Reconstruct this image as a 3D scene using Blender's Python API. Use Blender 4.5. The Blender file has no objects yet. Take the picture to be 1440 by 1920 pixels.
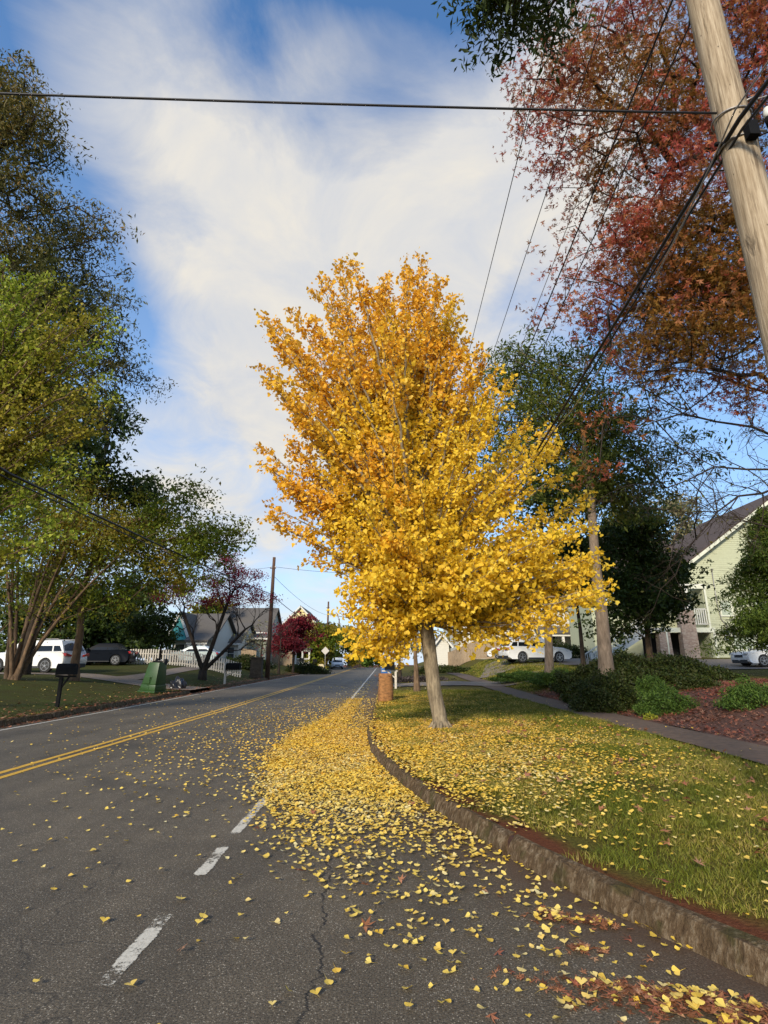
import bpy, bmesh, math, random
import numpy as np
from mathutils import Vector, Matrix
rng = np.random.default_rng(7); random.seed(7)
C = bpy.context.scene.collection
rad = math.radians
# ------------------------------------------------------------------ camera maths
F = 1010.0; PIT = math.atan(282/1010); CS, SN = math.cos(PIT), math.sin(PIT); EYE = 1.5
def ray(px, py):
    u = (px-720)/F; v = (960-py)/F
    return np.array((u, CS-v*SN, SN+v*CS))
def P(px, py, Y):
    d = ray(px, py); t = Y/d[1]
    return np.array((d[0]*t, Y, EYE+d[2]*t))
def lerp(a, b, t): return a+(b-a)*t
def sm(a, b, x):
    t = np.clip((np.asarray(x, float)-a)/(b-a), 0, 1); return t*t*(3-2*t)
# ------------------------------------------------------------------ ground heights
def road_z(y):
    y = np.asarray(y, float)
    z = 0.0058*np.clip(y-18, 0, None)
    z = z - 0.0007*np.clip(y-98, 0, 40)**2*0.5 - 0.028*np.clip(y-138, 0, None)
    return np.maximum(z, -9)
KY = [-30, 0, 1.2, 2, 3.1, 3.84, 4.6, 5.3, 6.2, 7.4, 8.8, 10, 11.5, 13, 19, 34, 400]
KX = [24, 4.3, 3.25, 2.62, 1.87, 1.46, 1.12, .86, .55, .26, -.03, -.2, -.31, -.36, -.34, -.27, -.27]
def kerb_x(y): return np.interp(y, KY, KX)
LK = -9.25
def right_z(x, y):
    b = road_z(y)+.15
    v = sm(22, 46, y)*.32*sm(.5, 5, x)*(1-sm(80, 110, y)*.5)
    bank = sm(6.25, 9.6, x)*(.62+.5*sm(30, 46, y)) + .012*np.clip(x-10, 0, 40)
    bump = .03*np.sin(x*1.3+y*.4)*np.sin(y*.7+1)*sm(.5, 3, x)*(1-sm(4.4, 5.2, x))
    crown = .05*sm(0, 1.5, x-kerb_x(y))*(1-sm(4, 5.3, x))
    return b+v+bank+bump+crown
def left_z(x, y):
    return road_z(y)+.15+.36*sm(30, 41, y)*sm(-9.5, -13, x)+sm(-9.6, -16.5, x)*.68+.05*sm(-9.3, -11, x)+.006*np.clip(-x-16, 0, 40)
def gz(x, y):
    x = float(x); y = float(y)
    if x > float(kerb_x(y)): return float(right_z(x, y))
    if x < LK: return float(left_z(x, y))
    return float(road_z(y))
# ------------------------------------------------------------------ naming
def tag(o, label=None, cat=None, group=None, kind=None):
    if label: o['label'] = label
    if cat: o['category'] = cat
    if group: o['group'] = group
    if kind: o['kind'] = kind
    return o
def empty(name, loc, label, cat, group=None, rz=0):
    o = bpy.data.objects.new(name, None); C.objects.link(o); o.empty_display_size = .2
    o.location = loc; o.rotation_euler.z = rz
    return tag(o, label, cat, group)
def copy_tree(o, parent=None):
    c = o.copy(); C.objects.link(c); c.parent = parent
    for ch in list(o.children): copy_tree(ch, c)
    return c
def from_arrays(name, V, Fc, mat, parent=None, smooth=False, uv=None):
    """V (n,3); Fc: list of lists or an (m,k) array"""
    me = bpy.data.meshes.new(name)
    V = np.asarray(V, np.float32)
    if isinstance(Fc, np.ndarray):
        m, k = Fc.shape
        me.vertices.add(len(V)); me.vertices.foreach_set('co', V.ravel())
        me.loops.add(m*k); me.loops.foreach_set('vertex_index', Fc.astype(np.int32).ravel())
        me.polygons.add(m); me.polygons.foreach_set('loop_start', np.arange(0, m*k, k, dtype=np.int32))
        me.polygons.foreach_set('loop_total', np.full(m, k, np.int32))
        me.update(calc_edges=True)
    else:
        me.from_pydata([tuple(map(float, v)) for v in V], [], [list(map(int, f)) for f in Fc]); me.update()
    if uv is not None:
        l = me.uv_layers.new(name='UVMap')
        idx = np.empty(len(me.loops), np.int32); me.loops.foreach_get('vertex_index', idx)
        l.data.foreach_set('uv', np.asarray(uv, np.float32)[idx].ravel())
    if smooth: me.polygons.foreach_set('use_smooth', np.ones(len(me.polygons), bool))
    me.materials.append(mat)
    o = bpy.data.objects.new(name, me); C.objects.link(o)
    if parent: o.parent = parent
    return o
# ------------------------------------------------------------------ materials
class N:
    def __init__(s, name):
        s.m = bpy.data.materials.new(name); s.m.use_nodes = True; s.t = s.m.node_tree; s.t.nodes.clear()
        s.out = s.a('ShaderNodeOutputMaterial'); s.pos = None
    def a(s, ty, **k):
        n = s.t.nodes.new(ty)
        for q, v in k.items(): setattr(n, q, v)
        return n
    def l(s, a, b): s.t.links.new(a, b)
    def co(s, kind='Object', scale=(1, 1, 1)):
        c = s.a('ShaderNodeTexCoord'); mp = s.a('ShaderNodeMapping'); mp.inputs['Scale'].default_value = scale
        s.l(c.outputs[kind], mp.inputs[0]); return mp.outputs[0]
    def noise(s, vec, scale, detail=4, rough=.55, dist=0):
        n = s.a('ShaderNodeTexNoise'); n.inputs['Scale'].default_value = scale; n.inputs['Detail'].default_value = detail
        n.inputs['Roughness'].default_value = rough; n.inputs['Distortion'].default_value = dist
        s.l(vec, n.inputs['Vector']); return n.outputs['Fac']
    def ramp(s, fac, stops, interp='LINEAR'):
        r = s.a('ShaderNodeValToRGB'); r.color_ramp.interpolation = interp; e = r.color_ramp.elements
        while len(e) < len(stops): e.new(.5)
        for el, (p, c) in zip(e, stops):
            el.position = p; el.color = (c, c, c, 1) if isinstance(c, (int, float)) else (*c, 1)
        s.l(fac, r.inputs[0]); return r.outputs[0]
    def mix(s, fac, a, b, mode='MIX'):
        n = s.a('ShaderNodeMix', data_type='RGBA', blend_type=mode)
        for sock, v in ((n.inputs[0], fac), (n.inputs[6], a), (n.inputs[7], b)):
            if hasattr(v, 'is_output') or isinstance(v, bpy.types.NodeSocket): s.l(v, sock)
            elif isinstance(v, (int, float)): sock.default_value = v if sock == n.inputs[0] else (v, v, v, 1)
            else: sock.default_value = (*v, 1)
        return n.outputs[2]
    def math(s, op, a, b=None, c=None, clamp=False):
        n = s.a('ShaderNodeMath', operation=op, use_clamp=clamp)
        for i, v in enumerate((a, b, c)):
            if v is None: continue
            if isinstance(v, bpy.types.NodeSocket): s.l(v, n.inputs[i])
            else: n.inputs[i].default_value = v
        return n.outputs[0]
    def bump(s, h, strength=.5, dist=.01):
        b = s.a('ShaderNodeBump'); b.inputs['Strength'].default_value = strength; b.inputs['Distance'].default_value = dist
        s.l(h, b.inputs['Height']); return b.outputs[0]
    def bsdf(s, col, rough=.8, normal=None, spec=.5, metal=0, **kw):
        b = s.a('ShaderNodeBsdfPrincipled')
        if isinstance(col, bpy.types.NodeSocket): s.l(col, b.inputs['Base Color'])
        else: b.inputs['Base Color'].default_value = (*col, 1)
        if isinstance(rough, bpy.types.NodeSocket): s.l(rough, b.inputs['Roughness'])
        else: b.inputs['Roughness'].default_value = rough
        b.inputs['Specular IOR Level'].default_value = spec; b.inputs['Metallic'].default_value = metal
        for k, v in kw.items(): b.inputs[k].default_value = v
        if normal is not None: s.l(normal, b.inputs['Normal'])
        s.l(b.outputs[0], s.out.inputs[0]); return b
def simple(name, col, rough=.7, var=.15, scale=6, bump=.15, metal=0, spec=.5, stretch=(1, 1, 1), **kw):
    n = N(name); v = n.co(scale=stretch); f = n.noise(v, scale, 5, .6)
    c = n.ramp(f, [(.3, tuple(q*(1-var) for q in col)), (.7, tuple(min(1, q*(1+var)) for q in col))])
    n.bsdf(c, rough, n.bump(f, bump, .01) if bump else None, spec, metal, **kw); return n.m
def leafmat(name, cols, trans=.4, patch=None, pscale=.5, rough=.55, grad=None):
    """cols: colours given to single leaves at random; patch: second palette mixed in by big clumps"""
    n = N(name); g = n.a('ShaderNodeNewGeometry')
    st = [((i+.0)/max(1, len(cols)-1), c) for i, c in enumerate(cols)]
    c = n.ramp(g.outputs['Random Per Island'], st)
    if patch:
        st2 = [((i+.0)/max(1, len(patch)-1), q) for i, q in enumerate(patch)]
        c2 = n.ramp(g.outputs['Random Per Island'], st2)
        fv = n.noise(n.co(), pscale, 2, .5)
        if grad:
            sg = n.a('ShaderNodeSeparateXYZ'); n.l(n.co(), sg.inputs[0])
            fv = n.math('ADD', fv, n.math('ADD', n.math('MULTIPLY', sg.outputs[0], grad[0]), n.math('MULTIPLY_ADD', sg.outputs[2], grad[1], grad[2])))
        f = n.ramp(fv, [(.42, 0.0), (.58, 1.0)])
        c = n.mix(f, c, c2)
    d = n.bsdf(c, rough, None, .25)
    t = n.a('ShaderNodeBsdfTranslucent'); n.l(c, t.inputs[0])
    m = n.a('ShaderNodeMixShader'); m.inputs[0].default_value = trans
    n.l(d.outputs[0], m.inputs[1]); n.l(t.outputs[0], m.inputs[2]); n.l(m.outputs[0], n.out.inputs[0])
    return n.m
def bark(name, c1, c2, scale=5, bump=.6):
    n = N(name); v = n.co(scale=(1, 1, .22)); f = n.noise(v, scale*3, 6, .65, .6); f2 = n.noise(n.co(), scale*.5, 3)
    c = n.ramp(f, [(.3, c1), (.68, c2)]); c = n.mix(n.ramp(f2, [(.4, 0.), (.7, .35)]), c, tuple(q*.6 for q in c1))
    n.bsdf(c, .9, n.bump(f, bump, .03), .2); return n.m
# ------------------------------------------------------------------ mesh builder
class MB:
    def __init__(s): s.v = []; s.f = []
    def add(s, vs, fs):
        o = len(s.v); s.v += [tuple(map(float, v)) for v in vs]; s.f += [[i+o for i in f] for f in fs]; return s
    def box(s, c, d, rz=0, M=None):
        x, y, z = (q/2 for q in d)
        vs = [Vector(q) for q in ((-x,-y,-z),(x,-y,-z),(x,y,-z),(-x,y,-z),(-x,-y,z),(x,-y,z),(x,y,z),(-x,y,z))]
        R = M if M is not None else Matrix.Rotation(rz, 3, 'Z')
        return s.add([R @ q+Vector(c) for q in vs], [(0,3,2,1),(4,5,6,7),(0,1,5,4),(1,2,6,5),(2,3,7,6),(3,0,4,7)])
    def bar(s, a, b, w, h):
        a = Vector(a); b = Vector(b); d = b-a; q = d.to_track_quat('X', 'Z').to_matrix()
        return s.box((a+b)/2, (d.length, w, h), M=q)
    def tube(s, pts, rs, n=8, cap=True):
        pts = [Vector(p) for p in pts]
        if isinstance(rs, (int, float)): rs = [rs]*len(pts)
        o = len(s.v); pn = None
        for i, p in enumerate(pts):
            d = (pts[min(i+1, len(pts)-1)]-pts[max(i-1, 0)]).normalized()
            if pn is None: pn = d.orthogonal().normalized()
            pn = (pn-d*pn.dot(d)); pn = pn.normalized() if pn.length > 1e-5 else d.orthogonal().normalized()
            bn = d.cross(pn)
            for k in range(n):
                a = 2*math.pi*k/n; s.v.append(tuple(p+(pn*math.cos(a)+bn*math.sin(a))*rs[i]))
        for i in range(len(pts)-1):
            for k in range(n):
                s.f.append([o+i*n+k, o+i*n+(k+1) % n, o+(i+1)*n+(k+1) % n, o+(i+1)*n+k])
        if cap:
            s.f.append([o+k for k in range(n)][::-1]); s.f.append([o+(len(pts)-1)*n+k for k in range(n)])
        return s
    def prism(s, poly, axis, a, b):
        """poly: 2-D outline, extruded along axis from a to b"""
        def mk(p, t): return {'y': (p[0], t, p[1]), 'x': (t, p[0], p[1]), 'z': (p[0], p[1], t)}[axis]
        n = len(poly); vs = [mk(p, a) for p in poly]+[mk(p, b) for p in poly]
        return s.add(vs, [list(range(n))[::-1], list(range(n, 2*n))]+[[i, (i+1) % n, (i+1) % n+n, i+n] for i in range(n)])
    def build(s, name, mat, parent=None, smooth=False, bevel=0, seg=2, fixn=True):
        me = bpy.data.meshes.new(name); me.from_pydata(s.v, [], s.f); me.update()
        if fixn or bevel:
            bm = bmesh.new(); bm.from_mesh(me)
            bmesh.ops.recalc_face_normals(bm, faces=bm.faces)
            if bevel:
                ed = [e for e in bm.edges if len(e.link_faces) == 2 and e.calc_face_angle(0) > .5]
                bmesh.ops.bevel(bm, geom=ed, offset=bevel, segments=seg, affect='EDGES', profile=.6, clamp_overlap=True)
            bm.to_mesh(me); bm.free()
        if smooth:
            me.polygons.foreach_set('use_smooth', np.ones(len(me.polygons), bool))
            if smooth == 'auto':
                me.set_sharp_from_angle(angle=rad(35))
        me.materials.append(mat)
        o = bpy.data.objects.new(name, me); C.objects.link(o)
        if parent: o.parent = parent
        return o
# ------------------------------------------------------------------ leaves
LT = {
 'fan': (np.array([(0,0,0),(-.52,.5,.08),(-.42,.86,.02),(0,.8,-.06),(.42,.86,.03),(.52,.5,.1)]), np.array([(0,2,1),(0,3,2),(0,4,3),(0,5,4)])),
 'fan2': (np.array([(0,0,0),(-.5,.7,.1),(0,.85,-.05),(.5,.7,.08)]), np.array([(0,2,1),(0,3,2)])),
 'fanstem': (np.array([(0,0,0),(-.20,.18,.02),(-.60,.46,.12),(-.58,.66,.13),(-.42,.82,.05),(-.20,.90,.0),(-.06,.84,-.03),(0,.62,-.05),(.08,.86,-.02),(.24,.93,.02),(.46,.80,.07),(.60,.60,.12),(.58,.44,.18),(.20,.17,.03),(-.025,-.02,0),(.025,-.02,0),(.10,-.85,.14)]),
    np.array([(0,2,1),(0,3,2),(0,4,3),(0,5,4),(0,6,5),(0,7,6),(0,8,7),(0,9,8),(0,10,9),(0,11,10),(0,12,11),(0,13,12),(14,15,16)])),
 'oval': (np.array([(0,0,0),(-.26,.45,.05),(0,1,-.08),(.26,.45,.05)]), np.array([(0,2,1),(0,3,2)])),
 'narrow': (np.array([(0,0,0),(-.15,.5,.04),(0,1,-.1),(.15,.5,.04)]), np.array([(0,2,1),(0,3,2)])),
 'star': (np.array([(0,0,0),(-.5,.1,.05),(-.16,.28,0),(-.42,.72,.08),(-.05,.5,-.02),(0,1,.02),(.1,.5,-.02),(.42,.7,.1),(.18,.28,0),(.5,.08,.0)]),
    np.array([(0,2,1),(0,4,3),(0,6,5),(0,8,7),(0,9,8),(0,3,2)])),
 'blade': (np.array([(-.5,0,0),(.5,0,0),(0,1,0)]), np.array([(0,1,2)])),
}
def frames(n, up=0.0, down=0.0, flat=None):
    """random leaf frames: columns X (width), Y (length), Z (normal)"""
    z = rng.normal(size=(n, 3)); z /= np.linalg.norm(z, axis=1)[:, None]
    z[:, 2] += up; z /= np.linalg.norm(z, axis=1)[:, None]
    y = rng.normal(size=(n, 3)); y[:, 2] -= down
    y -= z*np.sum(y*z, 1)[:, None]; y /= np.linalg.norm(y, axis=1)[:, None]+1e-9
    return np.stack([np.cross(y, z), y, z], 2)
def leaves(name, pos, size, mat, parent=None, kind='oval', up=.6, down=.3, sv=.3, R=None, sep=0, origin=(0, 0, 0)):
    T, Fa = LT[kind]; n = len(pos)
    if R is None: R = frames(n, up, down)
    s = size*np.exp(rng.normal(size=n)*sv)
    s = np.minimum(s, size*1.7)
    V = np.einsum('nij,kj->nki', R, T)*s[:, None, None]+(np.asarray(pos)-np.asarray(origin))[:, None, :]
    Fx = (Fa[None]+(np.arange(n)*len(T))[:, None, None]).reshape(-1, 3)
    return from_arrays(name, V.reshape(-1, 3), Fx, mat, parent)
# ------------------------------------------------------------------ trees
def in_lobes(lobes, n, shell=.55, clus=0, csig=(.55, .55, .26)):
    if clus:
        c = in_lobes(lobes, max(4, n//clus), shell)
        return c[rng.integers(0, len(c), n)]+rng.normal(size=(n, 3))*np.array(csig)
    w = np.array([l[3]*l[4]*l[5] for l in lobes])**.8; w /= w.sum()
    k = rng.choice(len(lobes), n, p=w); L = np.array([l[:6] for l in lobes])[k]
    d = rng.normal(size=(n, 3)); d /= np.linalg.norm(d, axis=1)[:, None]
    r = rng.random(n)**(1/3*(1-shell)+.12)
    return L[:, :3]+d*r[:, None]*L[:, 3:6]*(1+.10*rng.normal(size=(n, 1)))
def skeleton(trunk, pts, alpha=.35, seg=.7):
    nodes = [np.array(p, float) for p in trunk]; par = [-1]+list(range(len(trunk)-1))
    plen = [0.0]
    for i in range(1, len(nodes)): plen.append(plen[-1]*0.6+np.linalg.norm(nodes[i]-nodes[i-1])*.25)
    st = max(1, len(trunk)//4)
    pts = np.asarray(pts, float); n = len(pts)
    best = np.full(n, 1e9); bi = np.zeros(n, int)
    def upd(i):
        v = pts-nodes[i]; d = np.linalg.norm(v, axis=1)
        c = d*(1+.25*np.clip(-v[:, 2]/(d+1e-6), 0, 1))+alpha*plen[i]
        m = c < best; best[m] = c[m]; bi[m] = i
    for i in range(st, len(nodes)): upd(i)
    alive = np.ones(n, bool); tips = []
    for _ in range(n):
        c = np.where(alive, best, 1e9); j = int(np.argmin(c)); alive[j] = False
        a = nodes[bi[j]]; b = pts[j]; d = np.linalg.norm(b-a); k = max(1, int(d/seg)); p = bi[j]
        for q in range(1, k+1):
            t = q/k; pt = a+(b-a)*t
            pt = pt+np.array((0, 0, 1))*d*.10*math.sin(math.pi*t)
            if q < k: pt = pt+rng.normal(size=3)*.05*d/k
            nodes.append(pt); par.append(p); plen.append(plen[p]+d/k); p = len(nodes)-1; upd(p)
        tips.append(p)
    return np.array(nodes), np.array(par), tips
def tree(name, label, cat, base, trunk, lobes, n=500, R=.25, rtip=.008, barkm=None, leafm=None, lsize=.12, lk=20, lsig=.3, kind='oval',
         group=None, alpha=.35, seg=.7, up=.6, down=.4, shell=.55, skirt=None, flat=.7, keep=None, sides=7, rpow=.66, extra=None, tap=lambda t: 1-.72*t, clus=9, cs=1.0):
    root = empty(name, base, label, cat, group)
    B = np.array(base, float)
    tr = [np.array(p, float) for p in trunk]
    # subdivide trunk
    tt = []
    for a, b in zip(tr[:-1], tr[1:]):
        k = max(1, int(np.linalg.norm(b-a)/.8))
        for q in range(k): tt.append(a+(b-a)*q/k)
    tt.append(tr[-1])
    pts = in_lobes(lobes, n, shell, clus, (.55*cs, .55*cs, .24*cs))
    if extra is not None: pts = np.concatenate([pts, np.array(extra)])
    nodes, par, tips = skeleton(tt, pts, alpha, seg)
    cnt = np.zeros(len(nodes)); cnt[tips] = 1
    for i in range(len(nodes)-1, 0, -1): cnt[par[i]] += cnt[i]
    rr = rtip+(R-rtip)*(cnt/cnt[0])**rpow
    nt = len(tt); m = MB()
    tr_r = [min(max(rr[i], rtip), R*tap(i/nt))*(1+.35*math.exp(-i*.9*.8/.45)) for i in range(nt)]; rr[:nt] = np.minimum(rr[:nt], [R*tap(i/nt) for i in range(nt)])
    tp = [tt[0]-np.array((0, 0, .25))]+tt
    m.tube([p-B for p in tp], [tr_r[0]*1.15]+tr_r, 14, True)
    m.build('trunk', barkm, root, smooth=True, fixn=False)
    # limbs: chains
    kids = [[] for _ in nodes]
    for i in range(1, len(nodes)): kids[par[i]].append(i)
    lm = MB(); stack = []
    for i in range(nt):
        for k in kids[i]:
            if k >= nt: stack.append((i, k))
    while stack:
        p, k = stack.pop(); ch = [p, k]
        while kids[k]:
            ks = sorted(kids[k], key=lambda q: -cnt[q])
            for o in ks[1:]: stack.append((k, o))
            k = ks[0]; ch.append(k)
        rs = [min(rr[ch[0]], rr[ch[1]]*1.15)]+[rr[q] for q in ch[1:]]; rs[-1] *= .5
        sd = sides if rs[0] > .05 else (4 if rs[0] > .02 else 3)
        lm.tube([nodes[q]-B for q in ch], rs, sd, False)
    lo = lm.build('limbs', barkm, root, smooth=True, fixn=False)
    if leafm is not None and lk:
        tn = nodes[tips]
        if keep is not None: tn = tn[keep(tn)]
        if lk > 10: lk = int(lk*1.65); lsig *= 1.12; lsize *= 1.08
        nsub = max(2, lk//11); kk = max(3, lk//nsub)
        c = np.repeat(tn, nsub, 0); off = rng.normal(size=c.shape)*lsig; off[:, 2] *= flat; c = c+off; c = c[rng.random(len(c)) < .93]
        c = np.repeat(c, kk, 0); off = rng.normal(size=c.shape)*lsig*.40; off[:, 2] *= .55
        leaves('crown', c+off, lsize, leafm, root, kind, up, down, origin=B)
    return root, nodes, tips
def plume(root, B, spine, targets, r0, barkm, leafm, lsize, perm=34, zlo=0, zhi=10, shoot=(.45, 1.0), step=.2, up=.35, kind='fan', tight=.05):
    '''long limbs sweeping from the trunk to the targets, each set with side shoots closely clothed in leaves'''
    lm = MB(); tw = MB(); Lv = []; B = np.array(B, float); sp = np.array(spine, float)
    for T in targets:
        T = np.array(T, float); f = np.clip((T[2]-zlo)/(zhi-zlo), 0, 1); k = f*.62*(len(sp)-1); i = int(k); s0 = sp[i]+(sp[min(i+1, len(sp)-1)]-sp[i])*(k-i)
        d = T-s0; L = np.linalg.norm(d); hz = np.hypot(d[0], d[1])
        c = s0+d*.45+np.array((0, 0, .12*L*(.3+f)-.10*hz)); c[:2] += rng.normal(size=2)*.06*L
        n = max(4, int(L/.22)); t = np.linspace(0, 1, n+1)[:, None]
        P_ = s0*(1-t)**2+2*t*(1-t)*c+T*t*t; P_[1:-1] += rng.normal(size=(n-1, 3))*.018
        R_ = [r0*min(1, L/4.5)*(1-.93*q)**1.1+.003 for q in np.linspace(0, 1, n+1)]
        lm.tube(P_-B, R_, 6 if L > 2 else 4, False)
        q0 = .22
        q = q0
        while q < 1.0:
            j = min(n-1, int(q*n)); a = P_[j]+(P_[j+1]-P_[j])*(q*n-j); dr = (P_[j+1]-P_[j]); dr /= np.linalg.norm(dr)
            e = rng.normal(size=3); e -= dr*np.dot(e, dr); e /= np.linalg.norm(e)
            v = dr*.75+e*.75; v[2] += up*(.25+f); v /= np.linalg.norm(v); Ls = (shoot[0]+(shoot[1]-shoot[0])*rng.random())*(1.05-.55*q)
            kk = max(6, int(perm*Ls)); u = rng.random(kk)**.85; p = a+v*(u*Ls)[:, None]; p[:, 2] -= (u**2)*Ls*.16*(1.25-f)
            Lv.append(p+rng.normal(size=p.shape)*tight); tw.tube([a-B, a+v*Ls*.9-B+(0, 0, -.12*Ls*(1.25-f))], [.006, .002], 3, False)
            q += step/L*(.6+.8*rng.random())
        kk = int(perm*.55); u = rng.random(kk); Lv.append(T+(P_[-1]-P_[-2])/np.linalg.norm(P_[-1]-P_[-2])*((u-.7)*.55)[:, None]+rng.normal(size=(kk, 3))*tight*.8)
    lm.build('limbs', barkm, root, smooth=True, fixn=False); tw.build('twigs', barkm, root, fixn=False)
    leaves('crown', np.concatenate(Lv), lsize, leafm, root, kind, .35, .45, origin=B)
    return sum(len(a) for a in Lv)
def shellpts(lobes, n, lo=.75):
    w = np.array([l[3]*l[5]+l[3]*l[4]+l[4]*l[5] for l in lobes]); w /= w.sum(); k = rng.choice(len(lobes), n*6, p=w); L = np.array(lobes)[k]
    d = rng.normal(size=(n*6, 3)); d /= np.linalg.norm(d, axis=1)[:, None]; p = L[:, :3]+d*L[:, 3:6]*(lo+(1-lo)*rng.random((n*6, 1)))
    return p[:n]
def LB(px, py, Y, rx, ry, dy):
    a = P(px, py, Y); s = F/(Y/ray(px, py)[1])
    z = abs(P(px, py-ry, Y)[2]-P(px, py+ry, Y)[2])/2
    return (*a, rx/s, dy, z)
# ================================================================== CAMERA, LIGHT, SKY
cam = bpy.data.cameras.new('camera'); cam.sensor_fit = 'HORIZONTAL'; cam.sensor_width = 24; cam.lens = 24*F/1440
cam.clip_start = .05; cam.clip_end = 3000
co = bpy.data.objects.new('camera', cam); C.objects.link(co); co.location = (0, 0, EYE); co.rotation_euler = (rad(90)+PIT, 0, 0)
bpy.context.scene.camera = co
SUN = Vector((-.34, -.82, .44)).normalized()
sl = bpy.data.lights.new('sun', 'SUN'); sl.energy = 2.9; sl.angle = rad(9); sl.color = (1, .9, .74)
so = bpy.data.objects.new('sun', sl); C.objects.link(so); so.rotation_euler = SUN.to_track_quat('Z', 'Y').to_euler(); so.location = (0, 0, 30)
w = bpy.data.worlds.new('World'); bpy.context.scene.world = w; w.use_nodes = True
nt = w.node_tree; nt.nodes.clear()
class W(N):
    def __init__(s): s.t = nt
wn = W()
sky = wn.a('ShaderNodeTexSky'); sky.sky_type = 'NISHITA'; sky.sun_disc = False
sky.sun_elevation = math.asin(SUN.z); sky.sun_rotation = math.atan2(SUN.x, SUN.y); sky.air_density = 1.0; sky.dust_density = .6; sky.ozone_density = 3
tc = wn.a('ShaderNodeTexCoord'); D = tc.outputs['Generated']
hs = wn.a('ShaderNodeHueSaturation'); hs.inputs['Saturation'].default_value = 1.3; hs.inputs['Value'].default_value = 1.0
wn.l(sky.outputs[0], hs.inputs['Color'])
# cloud layer seen in perspective: direction / height
sx = wn.a('ShaderNodeSeparateXYZ'); wn.l(D, sx.inputs[0])
zz = wn.math('ADD', wn.math('MAXIMUM', sx.outputs[2], 0.0), .28)
cx = wn.a('ShaderNodeCombineXYZ'); wn.l(wn.math('DIVIDE', sx.outputs[0], zz), cx.inputs[0]); wn.l(wn.math('DIVIDE', sx.outputs[1], zz), cx.inputs[1])
cn = wn.noise(cx.outputs[0], 1.5, 6, .50, .25)
cn2 = wn.noise(cx.outputs[0], 4.2, 8, .62, .55)
acc = wn.math('ADD', wn.math('MULTIPLY', wn.math('SUBTRACT', cn, .5), 2.0), wn.math('MULTIPLY', wn.math('SUBTRACT', cn2, .5), 1.0))
def blob(px, py, r, amt):
    global acc
    d = ray(px, py); d = d/np.linalg.norm(d)
    dp = wn.a('ShaderNodeVectorMath', operation='DOT_PRODUCT'); wn.l(D, dp.inputs[0]); dp.inputs[1].default_value = d
    mr = wn.a('ShaderNodeMapRange', interpolation_type='SMOOTHSTEP'); wn.l(dp.outputs['Value'], mr.inputs[0])
    mr.inputs[1].default_value = math.cos(r/F*1.25); mr.inputs[2].default_value = 1; mr.inputs[3].default_value = 0; mr.inputs[4].default_value = amt
    acc = wn.math('ADD', acc, mr.outputs[0])
for b in [(500,400,330,.9),(330,180,260,.55),(200,20,240,.30),(640,560,300,.45),(900,120,260,.45),(960,480,330,.5),(760,330,200,.15),(430,800,260,.55),(300,620,160,.2),
          (40,200,360,-.8),(660,80,220,-1.0),(250,520,190,-.35),(690,265,110,-.45),(260,700,180,-.08),(1300,850,300,-.4),(600,1120,330,.18),(330,650,120,-.2),(0,560,220,-.3)]: blob(*b)
mask = wn.ramp(wn.math('ADD', acc, .10, clamp=True), [(.05, 0.06), (.40, .42), (.95, 1.0)])
ccol = wn.ramp(cn2, [(.25, (.37, .40, .46)), (.64, (.53, .505, .46))])
skl = wn.a('ShaderNodeVectorMath', operation='SCALE'); wn.l(hs.outputs[0], skl.inputs[0]); skl.inputs['Scale'].default_value = .15
# thin high haze keeps the blue pale towards the horizon
hz = wn.ramp(sx.outputs[2], [(.0, .85), (.28, .42), (.8, .02)])
base = wn.mix(hz, skl.outputs[0], (.40, .50, .67))
fin = wn.mix(mask, base, ccol)
bg = wn.a('ShaderNodeBackground'); wn.l(fin, bg.inputs[0]); bg.inputs[1].default_value = 1.0
wo = wn.a('ShaderNodeOutputWorld'); wn.l(bg.outputs[0], wo.inputs[0])
sc = bpy.context.scene
sc.view_settings.view_transform = 'Standard'; sc.view_settings.look = 'None'; sc.view_settings.exposure = 0.68; sc.view_settings.gamma = 1
sc.cycles.max_bounces = 4; sc.cycles.diffuse_bounces = 2; sc.cycles.transmission_bounces = 2; sc.cycles.transparent_max_bounces = 4; sc.cycles.glossy_bounces = 2

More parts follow.
